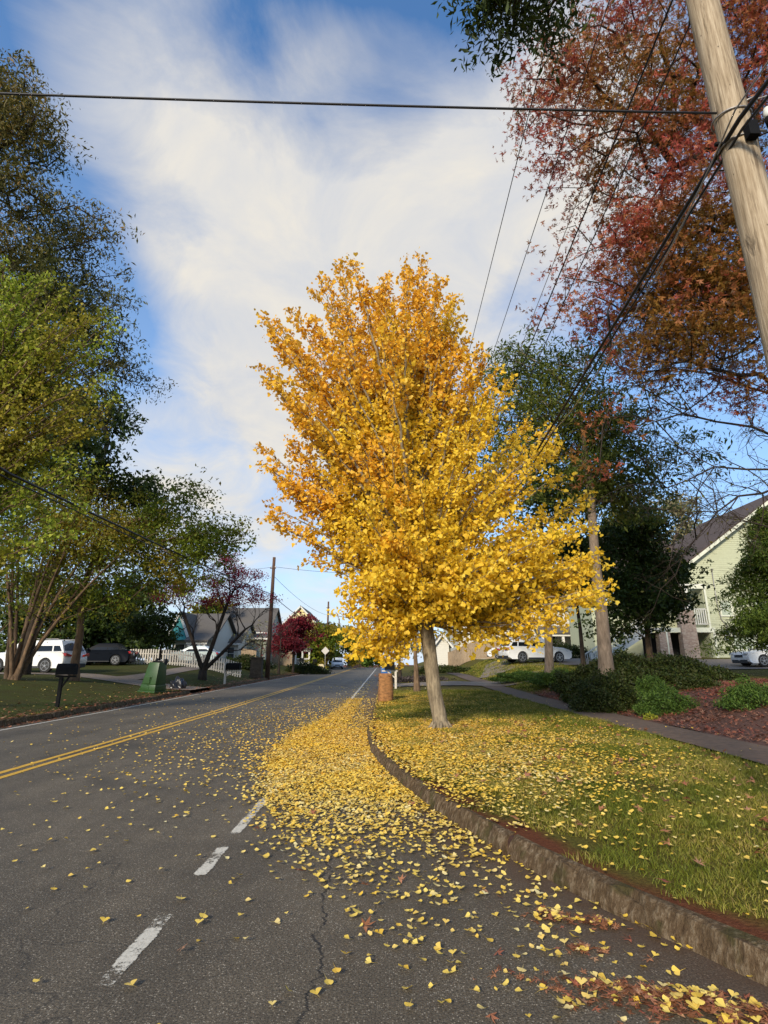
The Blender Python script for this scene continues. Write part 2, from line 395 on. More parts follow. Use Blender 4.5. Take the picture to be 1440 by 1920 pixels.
# ================================================================== SETTING MATERIALS
def asphalt():
    n = N('asphalt'); v = n.co(); fine = n.noise(v, 88, 4, .75)
    vo = n.a('ShaderNodeTexVoronoi'); vo.inputs['Scale'].default_value = 105; n.l(v, vo.inputs['Vector'])
    big = n.noise(v, .45, 5, .6); mid = n.noise(v, 3.2, 5, .65)
    c = n.ramp(fine, [(.35, (.020, .0155, .0095)), (.64, (.150, .118, .076))])
    sep = n.a('ShaderNodeSeparateColor'); n.l(vo.outputs['Color'], sep.inputs[0])
    stone = n.math('MULTIPLY', n.ramp(sep.outputs[0], [(.70, 0.), (.86, 1.)]), n.ramp(vo.outputs['Distance'], [(.25, 1.), (.55, 0.)]))
    c = n.mix(n.math('MULTIPLY', stone, .75), c, n.ramp(sep.outputs[1], [(0, (.17, .14, .10)), (1, (.50, .43, .32))]))
    c = n.mix(1, c, n.ramp(big, [(.3, .68), (.7, 1.28)]), 'MULTIPLY'); c = n.mix(1, c, n.ramp(mid, [(.3, .85), (.7, 1.12)]), 'MULTIPLY')
    c = n.mix(1, c, n.ramp(n.noise(n.co(scale=(1, .035, 1)), 1.5, 4, .6), [(.3, .80), (.7, 1.20)]), 'MULTIPLY')
    c = n.mix(n.ramp(n.noise(v, .33, 3, .5, .3), [(.60, 0.), (.66, .45)]), c, (.022, .019, .014))
    # clay washed along the right gutter (UV.x = metres from the kerb)
    uv = n.a('ShaderNodeUVMap', uv_map='UVMap'); su = n.a('ShaderNodeSeparateXYZ'); n.l(uv.outputs[0], su.inputs[0])
    gut = n.math('MULTIPLY', n.ramp(n.math('ADD', su.outputs[0], n.math('MULTIPLY', n.math('SUBTRACT', mid, .5), 1.1)), [(.03, .85), (.75, 0.)]), .9)
    c = n.mix(gut, c, n.ramp(fine, [(.3, (.042, .022, .011)), (.7, (.115, .064, .034))]))
    # cracks
    dv = n.a('ShaderNodeVectorMath', operation='ADD'); nn = n.a('ShaderNodeTexNoise'); nn.inputs['Scale'].default_value = 2.2; nn.inputs['Detail'].default_value = 5; n.l(v, nn.inputs['Vector'])
    sc_ = n.a('ShaderNodeVectorMath', operation='SCALE'); n.l(nn.outputs['Color'], sc_.inputs[0]); sc_.inputs['Scale'].default_value = .7
    n.l(v, dv.inputs[0]); n.l(sc_.outputs[0], dv.inputs[1])
    v2 = n.a('ShaderNodeTexVoronoi', feature='DISTANCE_TO_EDGE'); v2.inputs['Scale'].default_value = .42; n.l(dv.outputs[0], v2.inputs['Vector'])
    cr = n.math('MULTIPLY', n.ramp(v2.outputs['Distance'], [(.0015, 1.), (.0055, 0.)]), n.ramp(n.noise(v, .8, 3), [(.48, 0.), (.60, .5)]))
    # the long crack running with the road beside the white line
    sp = n.a('ShaderNodeSeparateXYZ'); n.l(v, sp.inputs[0])
    wob = n.noise(n.co(scale=(.3, 1, 1)), 2.6, 7, .72)
    xl = n.math('ABSOLUTE', n.math('ADD', n.math('ADD', sp.outputs[0], n.math('MULTIPLY', n.math('SUBTRACT', wob, .5), .34)), n.math('MULTIPLY_ADD', sp.outputs[1], .032, .26)))
    lng = n.math('MULTIPLY', n.ramp(xl, [(.003, 1.), (.010, 0.)]), n.ramp(n.noise(v, 7, 3), [(.35, .45), (.5, 1.)]))
    xl2 = n.math('ABSOLUTE', n.math('ADD', n.math('ADD', sp.outputs[0], n.math('MULTIPLY', n.math('SUBTRACT', n.noise(v, 1.1, 6, .6), .5), .6)), 2.85))
    lng2 = n.math('MULTIPLY', n.ramp(xl2, [(.003, 1.), (.008, 0.)]), n.ramp(n.noise(v, 1.1, 3), [(.50, .0), (.6, .7)]))
    ya = n.math('ABSOLUTE', n.math('SUBTRACT', n.math('ADD', sp.outputs[1], n.math('MULTIPLY', sp.outputs[0], .9)), n.math('ADD', 32.5, n.math('MULTIPLY', n.noise(v, .6, 3), 1.2))))
    tar = n.ramp(ya, [(.10, .8), (.3, 0.)])
    al = n.math('MAXIMUM', n.math('MAXIMUM', cr, lng), n.math('MAXIMUM', lng2, tar))
    c = n.mix(al, c, (.008, .007, .006))
    h = n.math('SUBTRACT', n.math('ADD', n.math('MULTIPLY', fine, .6), n.math('MULTIPLY', vo.outputs['Distance'], .5)), n.math('MULTIPLY', n.math('MAXIMUM', cr, lng), 1.4))
    n.bsdf(c, n.ramp(fine, [(.3, .62), (.7, .85)]), n.bump(h, .55, .006), .5); return n.m
def paint(name, col, thr=.5, soft=.05):
    n = N(name); v = n.co(); f = n.noise(v, 30, 8, .85, .4); f2 = n.noise(v, 3.4, 4)
    uv = n.a('ShaderNodeUVMap', uv_map='UVMap'); su = n.a('ShaderNodeSeparateXYZ'); n.l(uv.outputs[0], su.inputs[0])
    edge = n.ramp(n.math('ABSOLUTE', n.math('SUBTRACT', su.outputs[0], .5)), [(.26, 1.), (.5, .50)])
    endf = n.ramp(n.math('ABSOLUTE', n.math('SUBTRACT', su.outputs[1], .5)), [(.36, 1.), (.5, .45)])
    a = n.math('MULTIPLY', n.math('ADD', n.math('MULTIPLY', f, .6), n.math('MULTIPLY', f2, .5)), n.math('MULTIPLY', edge, endf))
    al = n.ramp(a, [(thr*.75, 0.), (thr*.75+soft, 1.)])
    c = n.ramp(n.noise(v, 60, 4, .7), [(.3, tuple(q*.72 for q in col)), (.6, col)])
    b = n.bsdf(c, .65, n.bump(f, .3, .004), .3); t = n.a('ShaderNodeBsdfTransparent'); m = n.a('ShaderNodeMixShader')
    n.l(al, m.inputs[0]); n.l(t.outputs[0], m.inputs[1]); n.l(b.outputs[0], m.inputs[2]); n.l(m.outputs[0], n.out.inputs[0]); return n.m
def lawnmat(name, g1, g2, dirt, amount=.35):
    n = N(name); v = n.co(); f = n.noise(v, 1.1, 5, .6); g = n.noise(v, 38, 5, .7)
    c = n.ramp(g, [(.3, g1), (.7, g2)])
    c = n.mix(n.ramp(f, [(.5-amount*.3, 0.), (.62, amount)]), c, n.ramp(g, [(.3, tuple(q*.7 for q in dirt)), (.7, dirt)]))
    uv = n.a('ShaderNodeUVMap', uv_map='UVMap'); su = n.a('ShaderNodeSeparateXYZ'); n.l(uv.outputs[0], su.inputs[0])
    e = n.math('ADD', su.outputs[0], n.math('MULTIPLY', n.math('SUBTRACT', n.noise(v, 1.6, 4), .5), .9))
    c = n.mix(n.ramp(e, [(.06, 1.), (.30, 0.)]), c, n.ramp(g, [(.3, (.09, .028, .012)), (.7, (.17, .062, .03))]))
    n.bsdf(c, .95, n.bump(g, .9, .03), .1); return n.m
M_asph = asphalt()
M_white = paint('road_paint_white', (.62, .57, .46), .64)
M_white2 = paint('road_paint_white_far', (.60, .56, .48), .50)
M_yel = paint('road_paint_yellow', (.66, .38, .05), .42)
M_lawn = lawnmat('lawn_green', (.050, .048, .008), (.16, .145, .025), (.10, .055, .025), .45)
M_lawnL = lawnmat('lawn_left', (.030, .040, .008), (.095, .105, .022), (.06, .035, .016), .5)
M_field = lawnmat('far_ground', (.05, .055, .018), (.15, .14, .05), (.12, .08, .035), .5)
M_conc = simple('kerb_concrete', (.16, .12, .085), .95, .55, 9, 1.0, stretch=(1, 1, .35))
def kerbmat():
    n = N('old_kerb_concrete'); v = n.co(); g = n.noise(n.co(scale=(1, 1, .3)), 26, 6, .75); b = n.noise(v, 2.0, 5, .65)
    c = n.ramp(g, [(.32, (.045, .026, .013)), (.5, (.13, .085, .046)), (.68, (.33, .255, .165))])
    c = n.mix(n.ramp(b, [(.42, 0.), (.62, .7)]), c, (.085, .055, .028)); c = n.mix(n.ramp(n.noise(v, 5, 5), [(.52, 0.), (.62, .6)]), c, (.05, .05, .014))
    n.bsdf(c, .95, n.bump(n.math('ADD', g, n.noise(v, 9, 6, .7)), 1, .03), .15); return n.m
M_kerb = kerbmat(); M_joint = simple('joint_soil', (.045, .018, .009), .95, .4, 30, .8)
M_walk = simple('sidewalk_concrete', (.105, .066, .040), .9, .35, 9, .6)
M_walk2 = simple('driveway_concrete', (.20, .155, .115), .9, .2, 10, .4)
M_mulch = simple('mulch_bed_soil', (.085, .035, .02), .95, .6, 22, 1.0)

# ================================================================== SHEETS
def sheet(name, cols, ys, zf, mat, uvf=None, dz=0, label=None):
    """cols(y) -> x positions; one connected sheet"""
    V = []; U = []
    for y in ys:
        xs = np.asarray(cols(y), float)
        z = zf(xs, np.full(len(xs), y))+dz
        V.append(np.stack([xs, np.full(len(xs), y), z], 1)); U.append(uvf(xs, y) if uvf else np.stack([xs, xs*0+y], 1))
    k = len(V[0]); V = np.concatenate(V); U = np.concatenate(U)
    i = (np.arange(len(ys)-1)[:, None]*k+np.arange(k-1)[None]).ravel()
    Fx = np.stack([i, i+1, i+k+1, i+k], 1)
    o = from_arrays(name, V, Fx, mat, None, True, U); o['kind'] = 'structure'
    return o
YS = np.concatenate([np.arange(-12, 2, 1.), np.arange(2, 20, .25), np.arange(20, 60, 1.), np.arange(60, 140, 2.), np.arange(140, 420, 20.)])
def crown(xs, y): return road_z(y)
sheet('road', lambda y: np.concatenate([np.linspace(LK-.05, -4, 8), np.linspace(-3.5, float(kerb_x(y))+.05, 12)]), YS, lambda x, y: road_z(y), M_asph,
      lambda xs, y: np.stack([float(kerb_x(y))-xs, xs*0+y], 1))
KW = .08
R_cols = np.concatenate([[0, .1, .25, .5, .8, 1.2, 1.7, 2.3, 3, 3.8]])
def rcols(y):
    k = float(kerb_x(y))+KW
    a = k+np.linspace(0, 1, 14)**1.4*(max(5.0, k+.3)-k) if k < 4.5 else np.linspace(k, k+.8, 14)
    return a
def r_end(y): return float(rcols(y)[-1])
sheet('verge_lawn', rcols, YS, lambda x, y: right_z(x, y)-.012, M_lawn, lambda xs, y: np.stack([xs-float(kerb_x(y))-KW, xs*0+y], 1))
YW = [y for y in YS if 2 <= y <= 140]
sheet('ground_right', lambda y: np.concatenate([[r_end(y)-.02], np.linspace(max(6.3, r_end(y)+.4), 13, 18), np.linspace(14, 60, 16), [90, 160, 400]]), YS, lambda x, y: right_z(np.minimum(x, 60), y)-.02, M_lawn,
      lambda xs, y: np.stack([xs*0+5, xs*0+y], 1))
sheet('sidewalk', lambda y: np.linspace(5.15, 6.25, 5)+.04*math.sin(y*.8), [y for y in YS if 3 <= y <= 110], lambda x, y: right_z(x, y), M_walk, dz=.022)
sheet('mulch_bed', lambda y: np.linspace(6.3+.06*math.sin(y*1.7), 14+.4*math.sin(y), 22), [y for y in YS if 4 <= y <= 24], lambda x, y: right_z(x, y), M_mulch, dz=.012)
sheet('driveway_right', lambda y: np.linspace(float(kerb_x(y))+.1, 9.5, 14), np.arange(29.6, 33.2, .3), lambda x, y: right_z(x, y), M_walk2, dz=.03)
sheet('driveway_mound', lambda y: np.linspace(6.2, 14.5, 12)+(y-37)*.25, np.arange(37, 45, .5), lambda x, y: right_z(x, y), M_walk2, dz=.02)
sheet('parking_pad', lambda y: np.linspace(19, 34, 12), np.arange(32, 41, .5), lambda x, y: right_z(x, y), M_walk2, dz=.02)
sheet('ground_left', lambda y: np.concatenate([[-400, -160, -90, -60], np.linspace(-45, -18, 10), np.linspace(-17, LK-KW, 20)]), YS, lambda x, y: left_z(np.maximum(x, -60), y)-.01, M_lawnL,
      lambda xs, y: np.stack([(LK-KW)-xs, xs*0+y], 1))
sheet('driveway_left', lambda y: np.linspace(-22, LK-.05, 14), np.arange(27.2, 30.2, .3), lambda x, y: left_z(x, y), M_walk2, dz=.015)
sheet('path_left', lambda y: np.linspace(-14.2, -13.1, 3), np.arange(29, 70, 1.), lambda x, y: left_z(x, y), M_walk2, dz=.015)
g = MB(); g.add([(-1500, -300, -9.6), (1500, -300, -9.6), (1500, 2500, -9.6), (-1500, 2500, -9.6)], [(0, 1, 2, 3)])
g.build('far_terrain', M_field)['kind'] = 'structure'
# kerbs: stepped profile, with joints cut in
def kerb(name, xf, side, y0, y1, step, ins=0):
    m = MB(); jm = MB(); y = y0; k = 0
    while y < y1:
        L = step*(1 if y < 40 else 4); e = min(y+L-.045, y1); ns = 19 if y < 25 else 7; ys = np.linspace(y, e, ns); pr = []; chip = rng.normal(size=ns)*.008+(rng.random(ns) < .14)*.024; chip[0] += .012; chip[-1] += .014
        for qi, q in enumerate(ys):
            x = float(xf(q)); dx = (float(xf(q+.05))-float(xf(q-.05)))/.1; nl = math.hypot(1, dx); nx, ny = side/nl, -dx*side/nl
            z = float(road_z(q)); j = .006*math.sin(q*7.3)+.005*math.sin(q*17.1)+(.012 if k % 3 == 1 else 0)*math.sin((q-y)/(e-y+.001)*3.14)
            for a, h in ((-.02, -.08), (-.02+j, .03), (.005+j+chip[qi]*.5, .10), (.020+j*1.2+chip[qi]*.7, .134-chip[qi]*.8), (.045+chip[qi]*.6, .148+j*.6), (.065, .150+j*.4), (KW+.01, .152), (KW+.03, -.05)):
                pr.append((x+nx*a, q+ny*a, z+h))
        n = 8; Fq = []
        for i in range(ns-1):
            for a in range(n-1): Fq.append((i*n+a, i*n+a+1, (i+1)*n+a+1, (i+1)*n+a))
        Fq += [tuple(range(n))[::-1], tuple(range((ns-1)*n, ns*n))]
        m.add(pr, Fq)
        if y < 25 and side > 0:   # soil packed in the open joint
            q0, q1 = e-.004, y+L+.004; jp = []
            for q in (q0, q1):
                x = float(xf(q)); dx = (float(xf(q+.05))-float(xf(q-.05)))/.1; nl = math.hypot(1, dx); nx, ny = side/nl, -dx*side/nl; z = float(road_z(q))
                for a, h in ((.010, -.05), (.022, .10), (.045, .132), (KW+.01, .136), (KW+.01, -.05)): jp.append((x+nx*a, q+ny*a, z+h))
            jm.add(jp, [(0, 1, 6, 5), (1, 2, 7, 6), (2, 3, 8, 7)])
        y += L; k += 1
    o = m.build(name, M_kerb, None); o['kind'] = 'structure'
    if jm.v: jm.build('kerb_joint', M_joint, None, fixn=False)['kind'] = 'structure'
    return o
kerb('kerb', kerb_x, 1, -8, 29.6, 1.85); kerb('kerb', kerb_x, 1, 33.1, 200, 2.4)
kerb('kerb', lambda y: LK, -1, -8, 27.1, 2.4); kerb('kerb', lambda y: LK, -1, 30.3, 200, 2.4)
# painted lines
def stripe(name, segs, x, wd, mat, dz=.004, wob=.006):
    V = []; U = []; Q = []
    for a, b in segs:
        ys = np.arange(a, b+.001, max(.1, (b-a)/max(2, int((b-a)/.5))) if b-a < 8 else 1.0); o = len(V)
        for i, y in enumerate(ys):
            xx = x+wob*math.sin(y*1.9)+wob*math.sin(y*.63)
            for k in (0, 1): V.append((xx+(k-.5)*wd, y, float(road_z(y))+dz)); U.append((k, .5 if (b-a) > 8 else (y-a)/(b-a)))
        for i in range(len(ys)-1): p = o+2*i; Q.append((p, p+1, p+3, p+2))
    o = from_arrays(name, V, np.array(Q), mat, None, False, U); o['kind'] = 'structure'; return o
stripe('edge_line_marking', [(2.98, 3.98), (4.42, 5.2), (5.3, 7.1)], -1.35, .15, M_white, wob=.004)
stripe('edge_line_marking', [(7.3, 120)], -1.36, .13, M_white2)
stripe('edge_line_marking', [(-6, 27), (27.2, 120)], -8.8, .11, M_white2)
stripe('centre_line_marking', [(-6, 120)], -5.40, .12, M_yel); stripe('centre_line_marking', [(-6, 120)], -5.17, .12, M_yel)

# ================================================================== GRASS AND LEAF LITTER
GR = leafmat('grass_blades', [(0.068, 0.070, 0.008), (0.178, 0.173, 0.018), (0.273, 0.265, 0.030), (0.383, 0.323, 0.059), (0.492, 0.323, 0.129)], .3, [(0.055, 0.070, 0.008), (0.137, 0.161, 0.015), (0.232, 0.242, 0.030)], 1.2)
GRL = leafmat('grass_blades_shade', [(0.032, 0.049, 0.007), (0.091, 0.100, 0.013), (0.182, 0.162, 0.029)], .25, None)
def grass(name, n, xf, yr, lab, mat, wmul=1.0, pw=1.6):
    y = yr[0]*(yr[1]/yr[0])**(rng.random(n)**1.0) if yr[0] > 0 else rng.uniform(*yr, n)
    x0, x1, zf = xf(y); x = x0+(x1-x0)*rng.random(n)
    # thin out bare clay patches beside the kerb
    ed = (x-x0)+.28*np.sin(x*4+y*3.1)*np.sin(y*2.3)+.15*np.sin(y*9)
    keepm = (ed > .10+.25*rng.random(n)) & (np.sin(x*2.1+1.3*np.sin(y*1.7))*np.sin(y*1.9+x*.7) > -.75+.5*rng.random(n)-.3)
    x, y = x[keepm], y[keepm]; z = zf(x, y)-.015; n = len(x)
    sc_ = wmul*(1+np.clip(y-4, 0, 30)*.10)
    h = .78*(.030+.03*rng.random(n)**2+.02*(np.sin(x*3.3)*np.sin(y*2.7)>.45))*np.minimum(sc_, 2.0)*1.1; wd = .0045*sc_*1.15
    a = rng.random(n)*6.283; lean = rng.normal(size=(n, 2))*.75
    p = np.stack([x, y, z], 1); t = np.stack([np.cos(a), np.sin(a), np.zeros(n)], 1)
    mid = p+np.stack([lean[:, 0]*h*.35, lean[:, 1]*h*.35, h*.6], 1); tip = p+np.stack([lean[:, 0]*h, lean[:, 1]*h, h*.95], 1)
    V = np.stack([p-t*wd[:, None]/2, p+t*wd[:, None]/2, mid+t*wd[:, None]*.35, mid-t*wd[:, None]*.35, tip], 1).reshape(-1, 3)
    b = (np.arange(n)*5)[:, None]; Fx = np.concatenate([b+np.array([[0, 1, 2]]), b+np.array([[0, 2, 3]]), b+np.array([[3, 2, 4]])])
    o = from_arrays(name, V, Fx, mat); tag(o, lab, 'grass', kind='stuff'); return o
QUAL = 1.0
grass('grass', int(230000*QUAL), lambda y: (kerb_x(y)+KW-.01, np.full(len(y), 5.15), right_z), (2.2, 26), 'short green and straw coloured grass on the verge behind the right kerb', GR)
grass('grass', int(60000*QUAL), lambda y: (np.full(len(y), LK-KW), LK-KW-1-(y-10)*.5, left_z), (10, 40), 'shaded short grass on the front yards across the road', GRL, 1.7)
grass('grass', int(30000*QUAL), lambda y: (6.4+0*y, 12+0*y, right_z), (26, 50), 'green grass and ivy on the sloping bank below the white vehicle', GR, 2.2)
YG = leafmat('fallen_fan_leaves', [(0.588, 0.391, 0.065), (0.725, 0.514, 0.103), (0.804, 0.617, 0.181), (0.764, 0.514, 0.065), (0.843, 0.720, 0.362), (0.686, 0.411, 0.039)], .12, [(0.784, 0.494, 0.052), (0.843, 0.617, 0.129), (0.706, 0.432, 0.039)], .9, .5)
BR = leafmat('fallen_brown_leaves', [(.10, .035, .015), (.22, .085, .035), (.34, .15, .07), (.26, .08, .045), (.42, .24, .13)], .08, None, .5)
YG2 = leafmat('fallen_fan_leaves_fresh', [(0.660, 0.357, 0.036), (0.800, 0.483, 0.054), (0.860, 0.578, 0.108), (0.800, 0.441, 0.036), (0.860, 0.651, 0.216), (0.740, 0.399, 0.036)], .12, [(0.820, 0.483, 0.042), (0.860, 0.588, 0.084), (0.740, 0.399, 0.024)], .9, .5)
def dens(x, y):
    """how thickly the golden leaves lie (0..1)"""
    kx = kerb_x(y); road = x < kx
    Lb = np.interp(y, [2.5, 4, 5, 6, 7.3, 9.6, 13, 15.5, 19, 40], [.3, -.3, -.75, -1.1, -1.45, -1.85, -1.95, -1.6, -1.45, -1.4])
    along = np.interp(y, [2.4, 3.2, 4.2, 5, 6, 7.5, 14, 17, 21, 30, 45], [.018, .035, .085, .19, .44, 1, 1, .75, .34, .16, .03])
    d = np.where(x > Lb, along, along*np.exp((x-Lb)/.16)*.7)
    tail = np.interp(y, [2.5, 4, 6, 8, 11, 17, 24, 38], [.004, .008, .018, .05, .10, .11, .06, .02])
    d = np.maximum(d, tail*np.exp(-np.clip(Lb-x, 0, 20)/1.9)*np.interp(x, [-9, -6, -3], [.55, .6, 1]))
    # bare strip of asphalt beside the kerb further up
    d = np.where((y > 13.5) & (kx-x < .55), d*.25, d)
    gx = np.exp(-((x-.6)/np.interp(y, [4, 7, 12], [1.15, 1.95, 2.3]))**2)
    gy = np.interp(y, [3.6, 4.6, 5.6, 7, 8.5, 12.4, 13.3, 13.9, 17.5, 18.5, 21.5, 24, 40], [.0, .06, .26, .62, 1, 1, .7, .10, .10, .45, .4, .05, .01])
    lawn = gx*gy+.02*np.exp(-((x-2.5)/2)**2)*(y < 16)
    edge = np.where(x-kx < .17, .55, 1)
    return np.where(road, d, np.where(x < 5.1, lawn*edge*.9, lawn*.25))
def scatter(n, x0, x1, y0, y1, near=True):
    y = rng.uniform(y0, y1, n); x = rng.uniform(x0, x1, n)
    k = rng.random(n) < dens(x, y); return x[k], y[k]
def lay(name, x, y, size, mat, kind, lab, cat='leaves', tilt=.20, lift=.012, parent=None):
    n = len(x); kx = kerb_x(y)
    z = np.where(x < LK, left_z(x, y), np.where(x < kx, road_z(y), np.where(x < kx+KW, road_z(y)+.155, right_z(x, y)+.012)))
    ok = (np.abs(x-kx-.01) > .02); x, y, z = x[ok], y[ok], z[ok]; n = len(x)
    nz = np.stack([rng.normal(size=n)*tilt, rng.normal(size=n)*tilt, np.ones(n)], 1); nz /= np.linalg.norm(nz, axis=1)[:, None]
    a = rng.random(n)*6.283; yy = np.stack([np.cos(a), np.sin(a), np.zeros(n)], 1); yy -= nz*np.sum(yy*nz, 1)[:, None]; yy /= np.linalg.norm(yy, axis=1)[:, None]
    R = np.stack([np.cross(yy, nz), yy, nz], 2)
    o = leaves(name, np.stack([x, y, z+lift+rng.random(n)*.018], 1), size, mat, parent, kind, R=R, sv=.2)
    if lab: tag(o, lab, cat, kind='stuff')
    return o
n1 = int(2600*22*2.6)
x, y = scatter(520000, -8.7, 6.6, 2.4, 24); nr = rng.random(len(y)) < 1-sm(4.8, 12.5, y); m_ = x < kerb_x(y)
# leaf sized by hand: 6 cm across
lay('fallen_leaves', x[m_ & nr], y[m_ & nr], .035, YG, 'fanstem', 'scattered yellow fan shaped leaves lying on the near asphalt')
lay('fallen_leaves', x[m_ & ~nr], y[m_ & ~nr], .041, YG2, 'fan', 'thick golden drift of leaves on the road along the kerb and beyond')
lay('fallen_leaves', x[~m_ & nr], y[~m_ & nr], .036, YG, 'fan', 'paler yellow leaves thinning out over the nearer grass')
lay('fallen_leaves', x[~m_ & ~nr], y[~m_ & ~nr], .038, YG2, 'fan', 'golden leaves carpeting the grass round the yellow tree')
x, y = scatter(30000, -8.7, 6.6, 24, 46); lay('fallen_leaves', x, y, .08, YG, 'fan2', 'thin far scatter of yellow leaves up the road')
# brown leaves on verge, in gutter, little heaps, the bed
x = rng.uniform(.8, 5.3, 330); y = rng.uniform(3, 14, 330); k = x > kerb_x(y)+.2
lay('fallen_leaves', x[k], y[k], .085, BR, 'star', 'few big brown star shaped leaves on the green verge', lift=.03, tilt=.4)
x = rng.uniform(-1.5, 1.8, 120); y = rng.uniform(2.6, 7.5, 120); k = (x < kerb_x(y)-.03) & (rng.random(120) < np.exp(-(kerb_x(y)-x)/.45)+.12)
lay('fallen_leaves', x[k], y[k], .07, BR, 'star', 'dry brown leaves scattered in the right gutter', tilt=.35)
def heap(cx, cy, rx, ry, ang, n, hz, label, frac=.85):
    u = rng.normal(size=(n, 2))*.5; x = cx+u[:, 0]*rx*math.cos(ang)-u[:, 1]*ry*math.sin(ang); y = cy+u[:, 0]*rx*math.sin(ang)+u[:, 1]*ry*math.cos(ang)
    k = (x < kerb_x(y)-.03); x, y, u = x[k], y[k], u[k]; n = len(x)
    z = road_z(y)+.01+hz*np.exp(-(u**2).sum(1)*2)*rng.random(n)
    p = np.stack([x, y, z], 1); q = rng.random(n) < frac; e = empty('leaf_pile', (cx, cy, 0), label, 'leaf pile')
    def fr(k): 
        return frames(k, up=3.2)
    leaves('brown_leaves', p[q], .040, BR, e, 'star', R=fr(q.sum()), origin=(cx, cy, 0)); leaves('yellow_leaves', p[~q]+np.array((0, 0, .012)), .032, YG, e, 'fanstem', R=fr((~q).sum()), origin=(cx, cy, 0))
heap(1.36, 2.93, .62, .14, -.28, 700, .05, 'largest pile of yellow and brown leaves in the near right corner of the road')
heap(1.02, 3.80, .15, .09, -.5, 90, .04, 'small heap of brown leaves by the kerb, left of its neighbour')
heap(1.27, 3.72, .13, .07, -.5, 70, .04, 'small heap of brown leaves pressed closest against the kerb face')
heap(1.07, 3.42, .10, .05, -.4, 45, .04, 'dark little clump of leaves with one yellow leaf, out from the kerb')
n = 52000; x = rng.uniform(6.3, 14.5, n); y = rng.uniform(5, 25, n); nz_ = np.sin(x*1.9+np.sin(y*1.1))*np.sin(y*1.3+x*.4); k = rng.random(n) < np.clip(.55+.4*nz_, .2, 1)
RB = leafmat('bed_leaves', [(0.085, 0.034, 0.022), (0.190, 0.075, 0.039), (0.285, 0.127, 0.077), (0.133, 0.057, 0.033), (0.342, 0.196, 0.132), (0.247, 0.069, 0.044)], .08, [(0.285, 0.069, 0.044), (0.152, 0.057, 0.033), (0.323, 0.115, 0.055)], .7)
x, y = x[k], y[k]; o = leaves('fallen_leaves', np.stack([x, y, right_z(x, y)+.03+rng.random(len(x))*.03], 1), .07, RB, None, 'star', R=frames(len(x), up=1.6))
tag(o, 'red brown leaf litter covering the sloping planting bed', 'leaves', kind='stuff')
n = 3500; y = rng.uniform(9, 60, n); x = LK+.35-rng.exponential(.5, n)*1.2
lay('fallen_leaves', x, y, .085, BR, 'fan2', 'brown leaf litter along the kerb across the road')
x = rng.uniform(-16, -9.5, 260); y = rng.uniform(11, 30, 260)
lay('fallen_leaves', x, y, .06, YG, 'fan2', 'sparse pale leaves on the yard across the road')
# ================================================================== TREES
def BP(px, Y):
    z = 0.3
    for _ in range(5):
        x = (px-720)/F*(Y*CS+(z-EYE)*SN); z = gz(x, Y)
    return np.array((x, Y, z))
BK_gink = bark('bark_pale_brown', (.11, .085, .055), (.36, .29, .19), 6, .7)
BK_dark = bark('bark_dark', (.018, .014, .010), (.075, .055, .04), 5, .6)
BK_grey = bark('bark_grey_brown', (.13, .095, .065), (.32, .24, .17), 4, .6)
BK_tan = bark('bark_tan', (.07, .045, .028), (.24, .155, .09), 5, .5)
GL = leafmat('ginkgo_gold', [(.70, .34, .025), (.90, .48, .03), (.94, .56, .045), (.86, .42, .025), (.95, .64, .11), (.90, .52, .035)], .45,
             [(.72, .46, .03), (.94, .64, .04), (.86, .60, .045), (.94, .70, .09), (.90, .56, .035)], .9, grad=(.045, -.04, .28))
# --- golden ginkgo
b = BP(826, 11.7)
spikes = [(660,492,11.9),(790,492,11.9),(722,520,11.7),(602,528,11.8),(548,585,11.8),(500,596,11.7),(492,690,11.4),(492,838,11.4),(505,948,11.3),(845,560,12),(520,640,11.5),(760,505,11.8),(690,540,11.6),
          (1035,808,12),(985,800,12),(1122,1068,11.8),(1132,1112,11.6),(1100,930,12),(1100,1120,11.3),(1050,1165,11.2),(1000,1200,11.0),(915,745,12),(655,1110,11.2),(672,1205,11),(715,1228,10.9),(565,1000,11.3),(530,900,11.3),(870,640,12.1)]
ex = []
for (px, py, Y) in spikes:
    a = P(px, py, Y); cpt = P(lerp(px, 800, .35), lerp(py, 960, .35) if py < 900 else lerp(py, 1010, .3), 11.7)
    for t in np.linspace(.25, 1, 7): ex.append(cpt+(a-cpt)*t+rng.normal(size=3)*.03)
gl = [LB(690,650,11.7,125,100,1.7), LB(790,615,11.9,65,85,1.3), LB(600,700,11.5,75,85,1.3), LB(570,780,11.4,62,90,1.4), LB(760,770,11.7,125,140,2.3), LB(590,890,11.3,72,70,1.6),
      LB(700,930,11.5,130,95,2.4), LB(850,880,11.7,80,120,2.2), LB(990,930,11.9,82,100,1.7), LB(900,1030,11.6,150,85,2.3), LB(1010,1045,11.7,85,52,1.5), LB(735,1110,11.4,62,75,1.7),
      LB(730,1170,11.1,42,40,1.0), LB(890,1095,11.4,95,40,1.6), LB(850,720,11.9,55,80,1.4), LB(800,1040,10.3,110,70,1.0), LB(780,1110,10.5,55,40,.8), LB(880,1080,10.4,75,45,.8), LB(745,980,10.3,95,65,.9), LB(950,1010,10.6,80,75,.8)]
spine = [P(797,1168,11.78), P(792,1120,11.8), P(787,1060,11.8), P(778,980,11.78), P(768,900,11.75), P(755,800,11.7), P(748,720,11.7)]
root = empty('ginkgo_tree', b, 'golden yellow ginkgo in full autumn colour standing in the grass beside the curving kerb', 'tree')
tr = [b+(0, 0, -.2), b, b+(-.015, 0, .25), P(815,1300,11.72), P(808,1245,11.74), P(802,1195,11.76)]+spine
